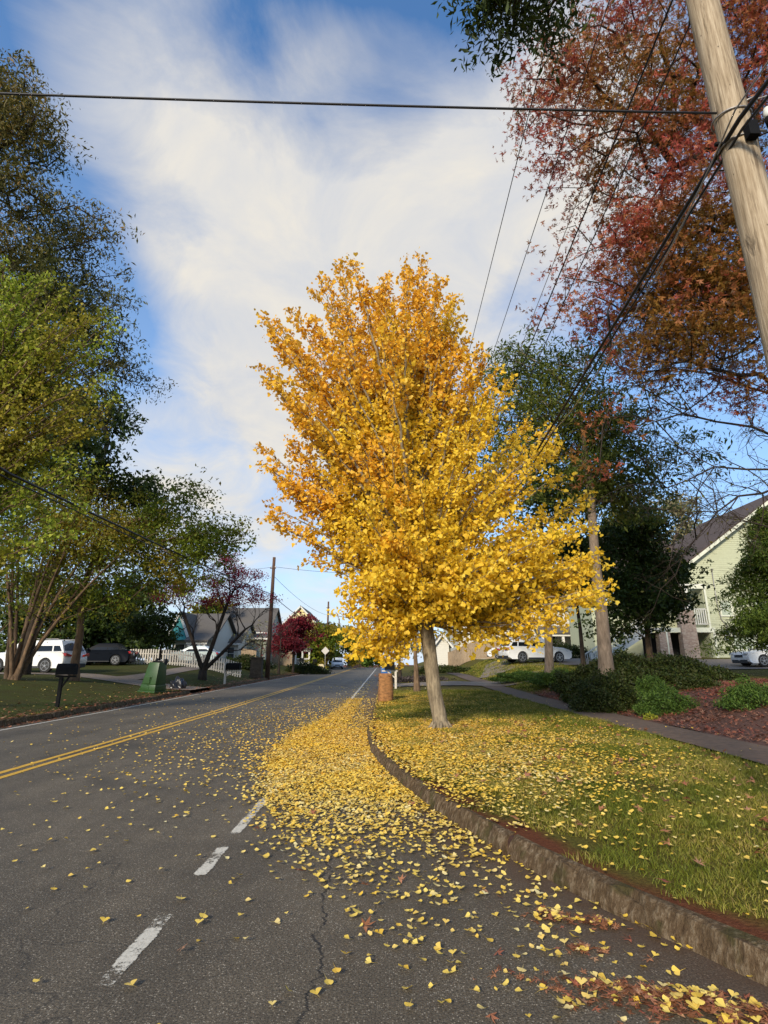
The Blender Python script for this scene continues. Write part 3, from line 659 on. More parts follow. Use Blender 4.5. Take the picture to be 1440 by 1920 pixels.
m = MB(); m.tube([p-b for p in tr], [.178, .160, .151, .147, .145, .15, .125, .105, .085, .065, .05, .035, .02], 16, True); m.build('trunk', BK_gink, root, smooth=True, fixn=False)
tg = [P(*q) for q in spikes]+list(shellpts(gl, 185, .78))+list(shellpts(gl, 60, .35))+[P(px+rng.normal()*14, py+rng.normal()*14, 11.2+rng.normal()*.5) for px, py in [(670,1130),(690,1190),(705,1215),(730,1200),(655,1085),(650,1150),(740,1160),(690,1090),(925,700),(900,650),(870,600),(915,760),(1080,1000),(1095,1060),(1070,1090),(985,1110),(930,1120)] for _ in (0,1)]+[P(q[0]+rng.normal()*12+(10 if q[0] < 600 else 0), q[1]+abs(rng.normal())*26*(1 if q[1] < 1050 else -1), q[2]+rng.normal()*.5) for q in spikes for _ in (0, 1)]
ZL, ZH = P(800,1200,11.7)[2], P(740,500,11.8)[2]
NLV = plume(root, b, spine, tg, .055, BK_gink, GL, .074, 42, ZL, ZH, (.40, .85), .155)
print('ginkgo leaves', NLV)
rt = MB()
for a in np.arange(0, 6.28, .78): rt.tube([(math.cos(a)*.12, math.sin(a)*.12, .14), (math.cos(a)*.22, math.sin(a)*.22, .03), (math.cos(a)*.34, math.sin(a)*.34, -.04)], [.045, .03, .01], 6)
rt.build('root_flare', BK_gink, root, smooth=True, fixn=False)

G_lime = leafmat('leaves_lime', [(0.088, 0.136, 0.011), (0.234, 0.307, 0.026), (0.390, 0.453, 0.040), (0.156, 0.200, 0.015), (0.507, 0.508, 0.079)], .4, [(0.176, 0.181, 0.015), (0.312, 0.271, 0.026), (0.429, 0.344, 0.040)], .35)
G_olive = leafmat('leaves_olive_brown', [(0.064, 0.064, 0.013), (0.134, 0.121, 0.024), (0.234, 0.177, 0.040), (0.090, 0.089, 0.015), (0.306, 0.177, 0.046)], .32, [(0.054, 0.064, 0.013), (0.108, 0.113, 0.020)], .2)
G_dark = leafmat('leaves_dark_green', [(0.018, 0.031, 0.007), (0.043, 0.070, 0.011), (0.073, 0.105, 0.016), (0.030, 0.049, 0.008)], .28)
G_mix = leafmat('leaves_green_gold', [(0.061, 0.092, 0.010), (0.138, 0.192, 0.017), (0.224, 0.267, 0.024), (0.103, 0.133, 0.012)], .38, [(0.172, 0.141, 0.014), (0.293, 0.200, 0.018), (0.207, 0.217, 0.024)], .4)
G_green = leafmat('leaves_fresh_green', [(0.045, 0.090, 0.010), (0.105, 0.180, 0.017), (0.165, 0.255, 0.026), (0.075, 0.120, 0.012)], .35, [(0.030, 0.060, 0.010), (0.075, 0.112, 0.014)], .5)
G_oak = leafmat('leaves_oak_green', [(0.052, 0.075, 0.013), (0.127, 0.161, 0.021), (0.196, 0.218, 0.037), (0.081, 0.103, 0.016), (0.230, 0.184, 0.047)], .38, [(0.057, 0.092, 0.016), (0.138, 0.172, 0.026)], .25)
G_red = leafmat('leaves_sweetgum', [(0.143, 0.028, 0.021), (0.356, 0.060, 0.043), (0.499, 0.109, 0.062), (0.238, 0.044, 0.033), (0.404, 0.153, 0.048), (0.546, 0.186, 0.104)], .42, [(0.095, 0.060, 0.014), (0.261, 0.109, 0.021), (0.356, 0.186, 0.033), (0.143, 0.098, 0.019), (0.428, 0.153, 0.028)], .33)
G_crim = leafmat('leaves_crimson', [(.08, .010, .014), (.18, .016, .024), (.26, .028, .034), (.12, .012, .02)], .35)
G_crim2 = leafmat('leaves_crimson_bright', [(.20, .015, .03), (.36, .03, .05), (.46, .05, .07), (.26, .02, .04)], .45)
G_pale = leafmat('leaves_pale_bronze', [(.16, .17, .06), (.30, .26, .12), (.38, .32, .20), (.12, .15, .04)], .4)
G_thuja = leafmat('leaves_cypress', [(0.037, 0.065, 0.009), (0.098, 0.152, 0.018), (0.184, 0.239, 0.032), (0.061, 0.098, 0.013)], .25)
# --- tall olive oak, far left
b = np.array((-18.5, 17.0, gz(-18.5, 17)))
tree('oak_tree', 'tallest brownish green tree at the far left, rising behind the lime green one', 'tree', b,
     [b, b+(.3, 0, 4), b+(.8, .2, 9), b+(1.5, .2, 14), b+(2, 0, 18)],
     [LB(5,220,15,80,65,1.8), LB(60,240,15,38,42,1.0), LB(10,340,16,70,80,2.4), LB(60,440,17,75,60,2.6), LB(140,470,17,75,50,2.4), LB(50,560,17,120,90,3.2), LB(190,530,17,38,45,1.6), LB(110,650,18,100,90,3.2), LB(205,600,17,30,35,1.2), LB(170,740,18,38,45,1.8), (-16,16,22.5,1.6,1.6,1.8)],
     n=760, R=.42, barkm=BK_dark, leafm=G_olive, lsize=.15, lk=40, lsig=.32, kind='narrow', down=1.2, up=.3)
b = np.array((-17.5, 27.0, gz(-17.5, 27)))
tree('oak_tree', 'dark green broad tree directly behind the tall olive one on the left', 'tree', b,
     [b, b+(.3, 0, 3), b+(1, .2, 6), b+(1.8, .2, 9), b+(2.6, 0, 12)],
     [LB(110,780,27,110,60,3.0), LB(258,845,26,48,34,1.8), LB(200,890,26,90,55,2.6), LB(190,780,27,40,40,1.8), LB(70,900,27,130,80,3.5), LB(290,890,25.5,35,30,1.2)],
     n=380, R=.36, barkm=BK_dark, leafm=G_dark, lsize=.2, lk=34, lsig=.45, kind='oval', down=1.)
# --- lime tree front left (trunk outside the frame)
b = np.array((-12.6, 13.5, gz(-12.6, 13.5)))
root = empty('lime_green_tree', b, 'light green leafy tree nearest on the left, in front of the tall olive one', 'tree')
spine = [b+(.2, 0, 2.5), b+(.6, 0, 5), b+(1.0, 0, 6.5), b+(1.3, 0, 8), b+(1.5, .1, 9.5)]
m = MB(); m.tube([p-b for p in [b+(0, 0, -.2), b]+spine], [.2, .18, .15, .11, .08, .05, .02], 12); m.build('trunk', BK_tan, root, smooth=True, fixn=False)
ll = [LB(70,660,14,95,90,1.6), LB(140,640,13.8,55,55,1.3), LB(60,780,13.8,100,85,1.8), LB(40,900,13.8,80,75,1.7), LB(105,880,13.6,55,55,1.1), LB(110,740,13.6,60,55,1.2), LB(40,1000,13.8,55,50,1.2), LB(35,590,14,50,45,1.2)]
tg = [P(*q, 13.8) for q in [(70,522),(12,505),(30,540),(148,552),(100,560),(198,585),(175,610),(225,612),(205,650),(212,762),(200,710),(180,800),(90,535),(165,870),(150,940),(120,1000)] for _ in (0, 1)]+list(shellpts(ll, 95, .7))
tg = [t+rng.normal(size=3)*.12 for t in tg]
plume(root, b, spine, tg, .05, BK_tan, G_lime, .085, 34, 5, 12, (.45, .95), .20, kind='fan2', tight=.07)
# --- crape myrtle, many stems
b = BP(22, 23.0)
root = empty('crape_myrtle', b, 'small tree of many pale slender trunks before the white vehicle at left', 'tree')
rr_ = np.random.default_rng(3); sm_ = MB(); tipsC = []
for i in range(9):
    tx = lerp(-15, 250, i/8)+rr_.normal()*8; ty = 985+abs(i-3)*8
    e = P(tx, ty, 23+rr_.normal()*.9)-b; st = np.array((rr_.normal()*.14, rr_.normal()*.12, -.1)); mid = st+(e-st)*.45+np.array((-.12*(i-3)*.25, 0, .9))
    pts = [st*(1-t)**2+2*t*(1-t)*mid+e*t*t for t in np.linspace(0, 1, 9)]
    sm_.tube(pts, [lerp(.095, .022, t) for t in np.linspace(0, 1, 9)], 7, False)
    for k in range(3, 9):
        for q in range(3):
            d = rr_.normal(size=3)*.8+np.array((.15*(i-3)*.3, 0, .8)); e2 = pts[k]+d; sm_.tube([pts[k], pts[k]+d*.5+(0, 0, .05), e2], [.02, .012, .005], 4, False); tipsC.append(e2)
sm_.build('stems', BK_tan, root, smooth=True, fixn=False)
cl = in_lobes([LB(90,985,23,120,55,2.2), LB(200,1010,23,60,50,1.8), LB(30,1050,23,60,50,1.6)], 260, .4)-b
tipsC = np.concatenate([np.array(tipsC), cl]); c = np.repeat(tipsC, 34, 0)
leaves('crown', c+rng.normal(size=c.shape)*(.42, .42, .3), .13, G_mix, root, 'oval', .4, .6)
# --- spreading green tree with single trunk behind the mailbox
b = BP(138, 25.5)
tree('spreading_tree', 'wide low green and gold tree on one bent trunk beside the large white vehicle', 'tree', b,
     [b, P(141,1240,25.5), P(150,1190,25.5), P(152,1140,25.5), P(160,1090,25.5), P(180,1040,25.5), P(210,990,25.4)],
     [LB(190,960,25.5,90,55,2.6), LB(270,990,25,80,50,2.2), LB(330,1030,24.6,70,38,1.8), LB(380,1015,24,40,28,1.1), LB(250,1080,25.3,100,45,2.3), LB(170,1060,25.6,70,50,2.2), LB(310,960,25,50,28,1.4), LB(340,1085,24.5,45,28,1.3), LB(120,1110,25.5,60,35,1.6), LB(260,1140,25.8,65,28,1.4)],
     n=520, R=.20, rtip=.008, barkm=BK_tan, leafm=G_mix, lsize=.13, lk=36, lsig=.36, kind='oval', alpha=.28, down=.8,
     extra=[P(lerp(a, c_, t), lerp(b_, d_, t), 24.3)+rng.normal(size=3)*.06 for a, b_, c_, d_ in [(320,940,385,912),(340,960,380,940),(380,1010,452,985),(370,1030,455,1012),(360,990,430,980),(340,940,362,905)] for t in np.linspace(.1,1,7)])
b = BP(292, 31)
tree('holly_bush', 'dark dense bush hanging low behind the green bin, in front of the picket fence', 'bush', b,
     [b, b+(.05, 0, .6), b+(.1, 0, 1.3), b+(.1, 0, 2.2)], [LB(285,1165,31,42,28,1.1), LB(302,1192,31,30,17,.9), LB(262,1178,31,32,22,.9)],
     clus=0, n=110, R=.09, barkm=BK_dark, leafm=G_dark, lsize=.14, lk=36, lsig=.17, kind='oval')
# dark evergreen mass behind the parked vehicles
for i, (px, Y, h, wd, lab) in enumerate([(20, 41, 7.5, 3.2, 'dark evergreen behind the white vehicle at the far left edge'), (105, 40.5, 6.6, 3.0, 'dark evergreen right behind the roof of the white vehicle'), (185, 42.5, 6.0, 2.6, 'dark evergreen behind the small dark car'), (238, 48, 6.5, 2.2, 'dark evergreen rising behind the left end of the picket fence')]):
    b = BP(px, Y)
    tree('evergreen_tree', lab, 'tree', b, [b, b+(0, 0, h*.4), b+(0, 0, h*.8)], [(b[0], b[1], b[2]+h*.5, wd, wd*.8, h*.5), (b[0]+.3, b[1], b[2]+h*.25, wd*1.1, wd, h*.27)],
         n=150, R=.2, barkm=BK_dark, leafm=G_dark, lsize=.3, lk=40, lsig=.5, kind='oval', group='dark evergreens behind the left yard', sides=5)
# --- dark forked tree by the road with sparse crimson leaves
b = BP(379, 35)
def forked():
    root = empty('forked_tree', b, 'dark bare tree dividing into three limbs with thin crimson leaves at its top', 'tree')
    m = MB(); m.tube([(0, 0, -.2), (0, 0, .1), (0, 0, .55)], [.36, .27, .25], 10)
    m.build('trunk', BK_dark, root, smooth=True, fixn=False)
    Lm = MB(); tips = []
    r3 = np.random.default_rng(11)
    def grow(p, d, L, r, dep):
        n = 5; pts = [p]
        for i in range(n):
            d = d+r3.normal(size=3)*.13; d[2] += .02; d /= np.linalg.norm(d); pts.append(pts[-1]+d*L/n)
        Lm.tube(pts, [lerp(r, r*.55, i/n) for i in range(n+1)], 7 if dep < 2 else 4, False)
        if dep >= 6: tips.append(pts[-1]); return
        for i in range(3 if dep > 0 else 2):
            k = pts[-1] if i < 2 else pts[3]; nd_ = d+r3.normal(size=3)*.42; nd_ /= np.linalg.norm(nd_)
            grow(k, nd_, L*.72, r*.52 if i else r*.58, dep+1)
    for tgt, r in (((345,1150),.14), ((430,1120),.15), ((460,1180),.12)):
        e = P(*tgt, 35)-b; s0 = np.array((0, 0, .5)); mid = s0+(e-s0)*.45+np.array((0, 0, -.1))
        pts = [s0*(1-t)**2+2*t*(1-t)*mid+e*t*t for t in np.linspace(0, 1, 7)]
        Lm.tube(pts, [lerp(r*1.15, r*.6, t) for t in np.linspace(0, 1, 7)], 8, False)
        for k in (3, 5, 6, 6): d = (e-mid)/np.linalg.norm(e-mid)+r3.normal(size=3)*.5; d[2] += .25; grow(pts[k], d/np.linalg.norm(d), 1.1, r*.5, 2)
    Lm.build('limbs', BK_dark, root, smooth=True, fixn=False)
    t = np.array(tips); z = t[:, 2]; k = t[(z > np.quantile(z, .45))]
    ex_ = in_lobes([LB(430,1085,35,50,22,1.3), LB(395,1100,35,30,18,1.0)], 90, .2)-b; k = np.concatenate([k, ex_])
    c = np.repeat(k, 16, 0); leaves('crown', c+rng.normal(size=c.shape)*(.25, .25, .12), .11, G_crim2, root, 'oval', .4, .6)
forked()
# --- smaller roadside trees left
def small_tree(px, Y, top, rx, lab, lm, name='small_tree', n=120, lk=26, ls=.2, R=.11, low=.3, barkm=BK_dark, lsig=.3, group=None, kind='oval'):
    b = BP(px, Y); T = P(px, top, Y); h = T[2]-b[2]; s = (Y/ray(px, 1200)[1])/F; r = rx*s
    return tree(name, lab, 'tree', b, [b, b+(.03, 0, h*.2), b+(.08, 0, h*.42), b+(.04, 0, h*.6)], [(b[0], b[1], b[2]+h*(low+1)/2, r, r*.8, h*(1-low)/2)],
         n=n, R=R, barkm=barkm, leafm=lm, lsize=ls, lk=lk, lsig=lsig, group=group, kind=kind)
small_tree(549, 58, 1158, 31, 'round crimson maple on the left verge between the two nearer poles', G_crim, 'maple_tree', 150, 40, .22, lsig=.35, low=.30)
small_tree(522, 54, 1150, 28, 'mostly bare small tree just right of the nearest left pole', G_crim, 'bare_tree', 150, 2, .15, low=.25)
small_tree(488, 60, 1160, 32, 'bare twiggy tree between the brick pillar and the grey house', G_pale, 'bare_tree', 170, 2, .15, low=.2)
small_tree(600, 84, 1168, 36, 'olive green tree behind the warning sign on the left', G_mix, 'roadside_tree', 130, 40, .36, lsig=.55, low=.12)
small_tree(640, 105, 1180, 38, 'olive tree behind the oncoming vehicle near the crest', G_mix, 'roadside_tree', 130, 40, .42, lsig=.7, low=.08)
small_tree(690, 135, 1222, 22, 'low bright green bush tree at the crest of the road', G_green, 'roadside_tree', 80, 40, .4, lsig=.6, low=.0)
small_tree(395, 75, 1130, 42, 'green and rusty tree behind the teal gabled house', G_mix, 'backyard_tree', 110, 30, .4, lsig=.6, low=.25)
small_tree(665, 160, 1205, 24, 'bare hazy tree beyond the crest of the road', G_pale, 'backyard_tree', 80, 6, .4, lsig=.6, low=.1)
# --- right side: sweetgum
b = np.array((13.5, 14.5, gz(13.5, 14.5)))
sw = [LB(1110,130,12.5,80,95,1.7), LB(1060,210,12.5,55,60,1.3), LB(1180,230,12.5,90,70,1.9), LB(1130,300,12.8,80,45,1.6), LB(1280,60,12,110,70,2.2), LB(1390,150,12.5,110,110,2.4), LB(1270,330,13,130,90,2.4), LB(1200,430,13,100,70,2), LB(1120,480,13,55,35,1.2),
      LB(1330,480,13.2,120,95,2.4), LB(1230,550,13.4,110,60,2.0), LB(1350,600,13.5,110,80,2.2), LB(1270,650,13.6,90,55,1.8), LB(1110,575,13,45,22,.9), LB(1190,745,13.8,45,45,1.0), LB(1380,700,13.8,80,40,1.6), LB(1400,420,13,80,90,2.0), LB(1300,560,13.3,80,60,1.8), LB(1410,580,13.3,60,80,1.6), LB(1220,690,13.8,60,50,1.2)]
tree('sweetgum_tree', 'huge red and orange leaved tree filling the upper right behind the near wooden pole', 'tree', b,
     [b, b+(-.2, -.1, 4), b+(-.6, -.3, 8), b+(-1.2, -.6, 12), b+(-1.8, -.9, 16)], sw,
     n=1150, clus=8, R=.42, rtip=.008, barkm=BK_dark, leafm=G_red, lsize=.125, lk=31, lsig=.34, kind='star', alpha=.3, up=.3, down=.8,
     extra=[P(*q, 12.6) for q in [(1000,180),(990,240),(1020,150),(1040,100),(1030,310),(1070,60),(1120,10),(1060,520),(1050,575),(1090,590),(1060,560),(1125,860),(1128,830),(1125,890),(1130,800),(1140,770)]])
# --- overhanging green branch at the top (its trunk stands beside the photographer)
b = np.array((8.2, -2.2, gz(8.2, -2.2)))
tree('overhanging_oak', 'dark green leafy bough hanging into the very top of the view', 'tree', b,
     [b, b+(-.2, .3, 4), b+(-.8, 1.2, 7.5), b+(-2.2, 3.2, 9.6), P(1080,-110,4.6)], [LB(965,-30,4.4,75,38,.7), LB(1035,-15,4.6,40,28,.5), LB(905,-40,4.4,36,24,.5), LB(985,12,4.4,30,20,.3)],
     n=80, clus=0, R=.09, rtip=.004, barkm=BK_dark, leafm=G_dark, lsize=.085, lk=34, lsig=.15, kind='narrow', down=1)
# --- big oak with the pale trunk, right
b = BP(1140, 20.5)
tree('oak_tree', 'large tree with a pale thick forked trunk rising from the hedge, dark green crown', 'tree', b,
     [b, P(1128,1150,20.5), P(1118,1070,20.6), P(1112,1000,20.6), P(1108,930,20.7), P(1098,850,20.7), P(1085,760,20.8)],
     [LB(930,680,20.5,70,42,2.0), LB(1010,690,20.5,75,55,2.4), LB(1075,680,21,60,40,2.2), LB(960,760,20.5,70,50,2.2), LB(1070,770,20.8,80,70,2.6), LB(1150,800,21,75,70,2.5), LB(1175,890,21,60,50,2.2), LB(1110,870,20.8,60,60,2.2), LB(1230,860,21,50,50,1.8), LB(1215,950,21,36,28,1.4), LB(1030,850,20.6,70,60,2)],
     n=620, R=.27, rtip=.008, barkm=BK_grey, leafm=G_oak, lsize=.18, lk=33, lsig=.36, kind='narrow', alpha=.25, down=.7,
     extra=[P(px, py, 20.8) for px, py in [(1135,960),(1150,920),(1165,880),(1120,940),(1090,960),(1070,930)]])
b = BP(1031, 27)
tree('background_tree', 'slimmer straight trunk behind the yellow crown, left of the pale thick one', 'tree', b,
     [b, P(1028,1180,27), P(1020,1080,27), P(1014,980,27), P(1010,900,27)], [LB(1000,900,27,80,60,2.6), LB(1060,980,27,60,50,2.4), LB(960,960,27,60,40,2)], n=160, R=.22, barkm=BK_grey, leafm=G_oak, lsize=.2, lk=26, lsig=.5, kind='oval')
b = BP(1095, 33)
tree('background_tree', 'thin dark trunk left of the pale forked one, in front of the white house', 'tree', b,
     [b, P(1088,1180,33), P(1080,1120,33), P(1075,1040,33)], [LB(1075,1060,33,70,60,2.6), LB(1130,1050,33,50,60,2), LB(1040,1100,33,50,45,2.4)], n=140, R=.13, barkm=BK_dark, leafm=G_dark, lsize=.24, lk=34, lsig=.5)
b = BP(1222, 29)
tree('magnolia_tree', 'dense dark evergreen tree in front of the green house porch', 'tree', b,
     [b, P(1215,1200,29), P(1212,1140,29), P(1208,1060,29), P(1200,1000,29)],
     [LB(1190,1040,29,50,60,1.9), LB(1205,1090,29,55,55,1.9), LB(1170,1110,29,45,55,1.7), LB(1200,1140,28.6,52,34,1.7), LB(1232,1110,29,28,34,1.2), LB(1175,1165,28.4,45,28,1.4), LB(1190,990,29,35,35,1.3)],
     n=360, R=.17, barkm=BK_tan, leafm=G_dark, lsize=.17, lk=52, lsig=.34, kind='oval', alpha=.3)
for px, Y, top, rx, lab in [(1285, 62, 905, 62, 'pale bronze leaved tree behind the brown roof'), (1205, 70, 925, 60, 'pale mottled tree left of the one behind the brown roof')]:
    small_tree(px, Y, top, rx, lab, G_pale, 'background_tree', 190, 16, .34, R=.25, low=.35, barkm=BK_grey, lsig=.6, kind='oval')
b = np.array((22.5, 24.5, gz(22.5, 24.5)))
def cypress(b, h, r, lab):
    root = empty('cypress_tree', b, lab, 'tree'); m = MB(); m.tube([(0, 0, -.1), (0, 0, h*.5), (0, 0, h*.95)], [.16, .09, .02], 8); 
    n = 900; t = rng.random(n)**.8; a = rng.random(n)*6.283; L = r*(1-t)**.75*(.75+.5*rng.random(n))*(.75+.25*np.sin(a*3+t*14))+.08; 
    z0 = h*(.145+.835*t); p0 = np.stack([0*t, 0*t, z0], 1); d = np.stack([np.cos(a), np.sin(a), .18+0*a], 1); P_ = []; br = MB()
    for i in range(n):
        if i % 5 == 0: br.tube([p0[i], p0[i]+d[i]*L[i]], [.018, .004], 3, False)
        k = max(8, int(40*L[i])); q = rng.random(k)**.55
        P_.append(p0[i]+d[i]*(q*L[i])[:, None]+rng.normal(size=(k, 3))*(.10, .10, .07)+np.stack([0*q, 0*q, -.25*q*q*L[i]], 1))
    m.build('trunk', BK_tan, root, smooth=True, fixn=False); br.build('limbs', BK_tan, root, fixn=False)
    leaves('crown', np.concatenate(P_), .15, G_thuja, root, 'narrow', .2, .9)
bb = BP(1492, 24); cypress(bb, 7.6, 3.3, 'feathery bright green conifer at the right edge, beside the white car')
# bare limbs reaching in from the right edge
b = np.array((15.6, 15.2, gz(15.6, 15.2)))
def bare():
    root = empty('bare_tree', b, 'dark bare branches reaching in from the right edge over the brown roof', 'tree')
    t = MB(); t.tube([(0, 0, -.2), (-.1, 0, 3), (-.3, 0, 6.5), (-.4, 0, 9)], [.22, .17, .12, .05], 9); t.build('trunk', BK_dark, root, smooth=True, fixn=False)
    m = MB(); r3 = np.random.default_rng(5); tw = []
    def br(pts, r, dep):
        m.tube(pts, [lerp(r, r*.4, i/(len(pts)-1)) for i in range(len(pts))], 5, False)
        if dep > 3: tw.append(pts[-1]); return
        for k in range(1, len(pts)):
            for s in range(2 if dep < 2 else 1):
                d = pts[k]-pts[k-1]; L = np.linalg.norm(pts[-1]-pts[0])*(.22+.22*r3.random()); d = d/np.linalg.norm(d)+r3.normal(size=3)*.75; d /= np.linalg.norm(d)
                q = [pts[k]]
                for i in range(4): d = d+r3.normal(size=3)*.22; d[2] -= .03; d /= np.linalg.norm(d); q.append(q[-1]+d*L/4)
                br(q, r*.42, dep+1)
    o = b
    for path, r in (([(1470,745),(1400,725),(1330,700),(1260,690),(1200,700)], .045), ([(1480,830),(1410,800),(1340,790),(1280,775),(1230,790)], .05), ([(1480,880),(1400,880),(1340,875),(1290,900),(1250,915)], .04), ([(1490,900),(1430,925),(1385,930),(1345,960),(1305,1010)], .045), ([(1490,1000),(1430,985),(1390,975),(1350,970)], .03)):
        pts = [P(x_, y_, 15.0-.25*i)-o for i, (x_, y_) in enumerate(path)]; pts = [np.array((-.25, 0, pts[0][2]-1.0))]+pts; br(pts, r, 0)
    m.build('limbs', BK_dark, root, smooth=True, fixn=False)
    c = np.array(tw)[::6]; leaves('crown', c, .07, G_olive, root, 'oval', .3, .8)
bare()
for px, Y, top, R_, lab, bk in [(782, 24.8, 1205, .12, 'slim young street tree right behind the yellow tree trunk', BK_tan), (750, 36, 1195, .11, 'thin dark street tree behind the black mailbox', BK_dark)]:
    b = BP(px, Y); T = P(px-3, top, Y); h = T[2]-b[2]
    tree('street_tree', lab, 'tree', b, [b, b+(-.03, 0, h*.5), b+(-.08, 0, h)], [(b[0]+.2, b[1], b[2]+h+1.6, 1.7, 1.5, 1.5)], n=90, R=R_, barkm=bk, leafm=GL, lsize=.12, lk=22, lsig=.3, kind='fan2')
for px, Y, top, rx, lab in [(840, 95, 1195, 60, 'far hazy tree behind the wooden fence, left one'), (930, 90, 1185, 70, 'far hazy tree behind the wooden fence, right one')]:
    small_tree(px, Y, top, rx, lab, G_pale, 'background_tree', 120, 26, .5, R=.25, low=.15, barkm=BK_grey, lsig=.9)

# ================================================================== SHRUBS
M_stem = simple('shrub_stems', (.05, .035, .02), .9)
def shrub(name, label, c, r, nl, ls, lm, kind='oval', group=None, hedge=1.0):
    root = empty(name, c, label, 'shrub' if name != 'hedge' else 'hedge', group)
    k = 60; d = rng.normal(size=(nl, 3)); d[:, 2] = np.abs(d[:, 2])*.9; d /= np.linalg.norm(d, axis=1)[:, None]
    lump = 1+.16*np.sin(d[:, 0]*5+c[0])*np.sin(d[:, 1]*6+c[1])+.12*np.sin(d[:, 2]*9+d[:, 0]*7)
    rr = (1-.40*rng.random(nl)**2.0)*lump*(1+.06*rng.normal(size=nl))
    p = d*rr[:, None]*np.array(r)
    leaves('foliage', p, ls, lm, root, kind, .5, -.4)
    m = MB()
    for i in range(14): a = rng.random()*6.28; m.tube([(0.1*math.cos(a), .1*math.sin(a), -.05), (r[0]*.4*math.cos(a), r[1]*.4*math.sin(a), r[2]*.45), (r[0]*.75*math.cos(a), r[1]*.75*math.sin(a), r[2]*.75)], [.02, .014, .005], 4, False)
    m.build('stems', M_stem, root, fixn=False)
G_sh = leafmat('leaves_shrub', [(0.025, 0.056, 0.010), (0.063, 0.119, 0.017), (0.126, 0.196, 0.030), (0.042, 0.084, 0.012)], .22)
G_sh2 = leafmat('leaves_shrub_dark', [(0.014, 0.025, 0.005), (0.034, 0.052, 0.009), (0.062, 0.080, 0.014), (0.056, 0.052, 0.017)], .22)
def SB(px, Y): return BP(px, Y)
for px, Y, r, m_, lab in [
    (1143, 16.4, (.98, .8, 1.02), G_sh2, 'rounded dark green shrub at the left end of the front row beside the sidewalk'),
    (1252, 14.6, (.72, .6, .66), G_sh, 'brighter spiky green shrub in the middle of the front row beside the sidewalk'),
    (1415, 12.9, (.66, .6, .56), G_sh, 'green shrub at the right end of the front row, among the red leaves'),
    (1225, 17.6, (.55, .5, .55), G_sh, 'small green shrub behind the middle one of the front row'),
    (1310, 16.8, (.6, .5, .42), G_sh2, 'low olive shrub on the leaf covered slope'),
    (1180, 21.5, (1.6, 1.1, 1.05), G_sh2, 'long dark hedge shrub below the brick piers, left section'),
    (1265, 21.0, (1.6, 1.1, .95), G_sh2, 'dark hedge shrub below the brick piers, middle section'),
    (1335, 21.5, (1.1, .9, .55), G_sh2, 'dark hedge shrub nearest the white car, right section'),
    (1100, 22.0, (1.2, 1.0, .8), G_sh2, 'dark shrub at the foot of the pale thick trunk'),
    (1195, 19.0, (1.1, .7, .75), G_sh2, 'dark shrub in the middle row right above the rounded one'),
    (1060, 26.0, (1.5, 1.0, .55), G_sh, 'low green ivy clump left of the pale thick trunk'),
    (1275, 18.8, (.9, .7, .55), G_sh2, 'dark shrub in the middle row over the bright spiky one'),
    (1120, 19.2, (1.0, .8, .7), G_sh2, 'dark shrub in the middle row directly under the pale trunk'),
    (985, 31.0, (1.8, 1.0, .45), G_sh, 'low green ground cover at the tail of the white vehicle on the bank')]:
    c = SB(px, Y); nl = int(13000*r[0]*r[2]/.6); shrub('shrub', lab, c-np.array((0, 0, .08)), r, min(nl, 20000), .062 if Y < 18.5 else .085, m_, 'narrow' if m_ is G_sh else 'oval', 'shrubs on the planting bank')
c = BP(1190, 13.6); shrub('weed_plant', 'tiny lime yellow plant at the foot of the bright spiky shrub', np.array((5.95+.5, 13.9, gz(6.45, 13.9))), (.16, .12, .14), 500, .05, G_lime, 'oval')
for px, Y, r, lab in [(572, 62, (2.5, 1, 1.1), 'clipped dark hedge behind the crimson maple'), (462, 50, (2.2, .9, 1.1), 'clipped green hedge between the picket fence and the brick pillar'), (838, 48, (2.6, .8, .5), 'low hedge along the foot of the wooden fence'), (1052, 46, (2.6, 1.2, 1.2), 'dark foundation shrub before the white house')]:
    shrub('hedge', lab, BP(px, Y), r, 6000, .16, G_sh2)
shrub('flower_bed', 'dark planted bed with purple grey foliage beyond the driveway edge', BP(790, 36)-np.array((0, 0, .05)), (2.2, 1.5, .32), 4000, .12, leafmat('bed_foliage', [(.02, .016, .014), (.05, .04, .035), (.12, .09, .08)], .2))
# ================================================================== UTILITY POLES AND WIRES
def polewood(name, c1, c2, c3):
    n = N(name); g = n.noise(n.co(scale=(1, 1, .05)), 38, 7, .7, .25); g2 = n.noise(n.co(scale=(1, 1, .14)), 9, 5, .6, 1.0); b_ = n.noise(n.co(scale=(1, 1, .5)), 3, 4)
    c = n.ramp(g, [(.34, c1), (.5, c2), (.68, c3)]); c = n.mix(n.ramp(g2, [(.60, 0.), (.70, .75)]), c, tuple(q*.55 for q in c1))
    c = n.mix(n.ramp(b_, [(.45, 0.), (.65, .3)]), c, (c2[0]*.75, c2[1]*.68, c2[2]*.55))
    vo = n.a('ShaderNodeTexVoronoi'); vo.inputs['Scale'].default_value = 13; n.l(n.co(scale=(1, 1, .5)), vo.inputs['Vector'])
    c = n.mix(n.ramp(vo.outputs['Distance'], [(.045, .85), (.10, 0.)]), c, tuple(q*.35 for q in c1))
    n.bsdf(c, .85, n.bump(n.math('SUBTRACT', g, n.ramp(g2, [(.60, 0.), (.70, .8)])), .8, .012), .2); return n.m
M_pole = polewood('weathered_pole_wood', (.16, .115, .07), (.34, .26, .165), (.52, .42, .29))
M_pole2 = polewood('dark_pole_wood', (.05, .028, .018), (.11, .062, .038), (.17, .10, .065))
M_black = simple('black_plastic', (.006, .006, .006), .8, .2, 8, 0, spec=.15)
M_cable = simple('cable_black', (.012, .011, .012), .6, .1, 8, 0)
M_alu = simple('bare_aluminium', (.34, .30, .26), .45, .1, 20, 0, metal=.6)
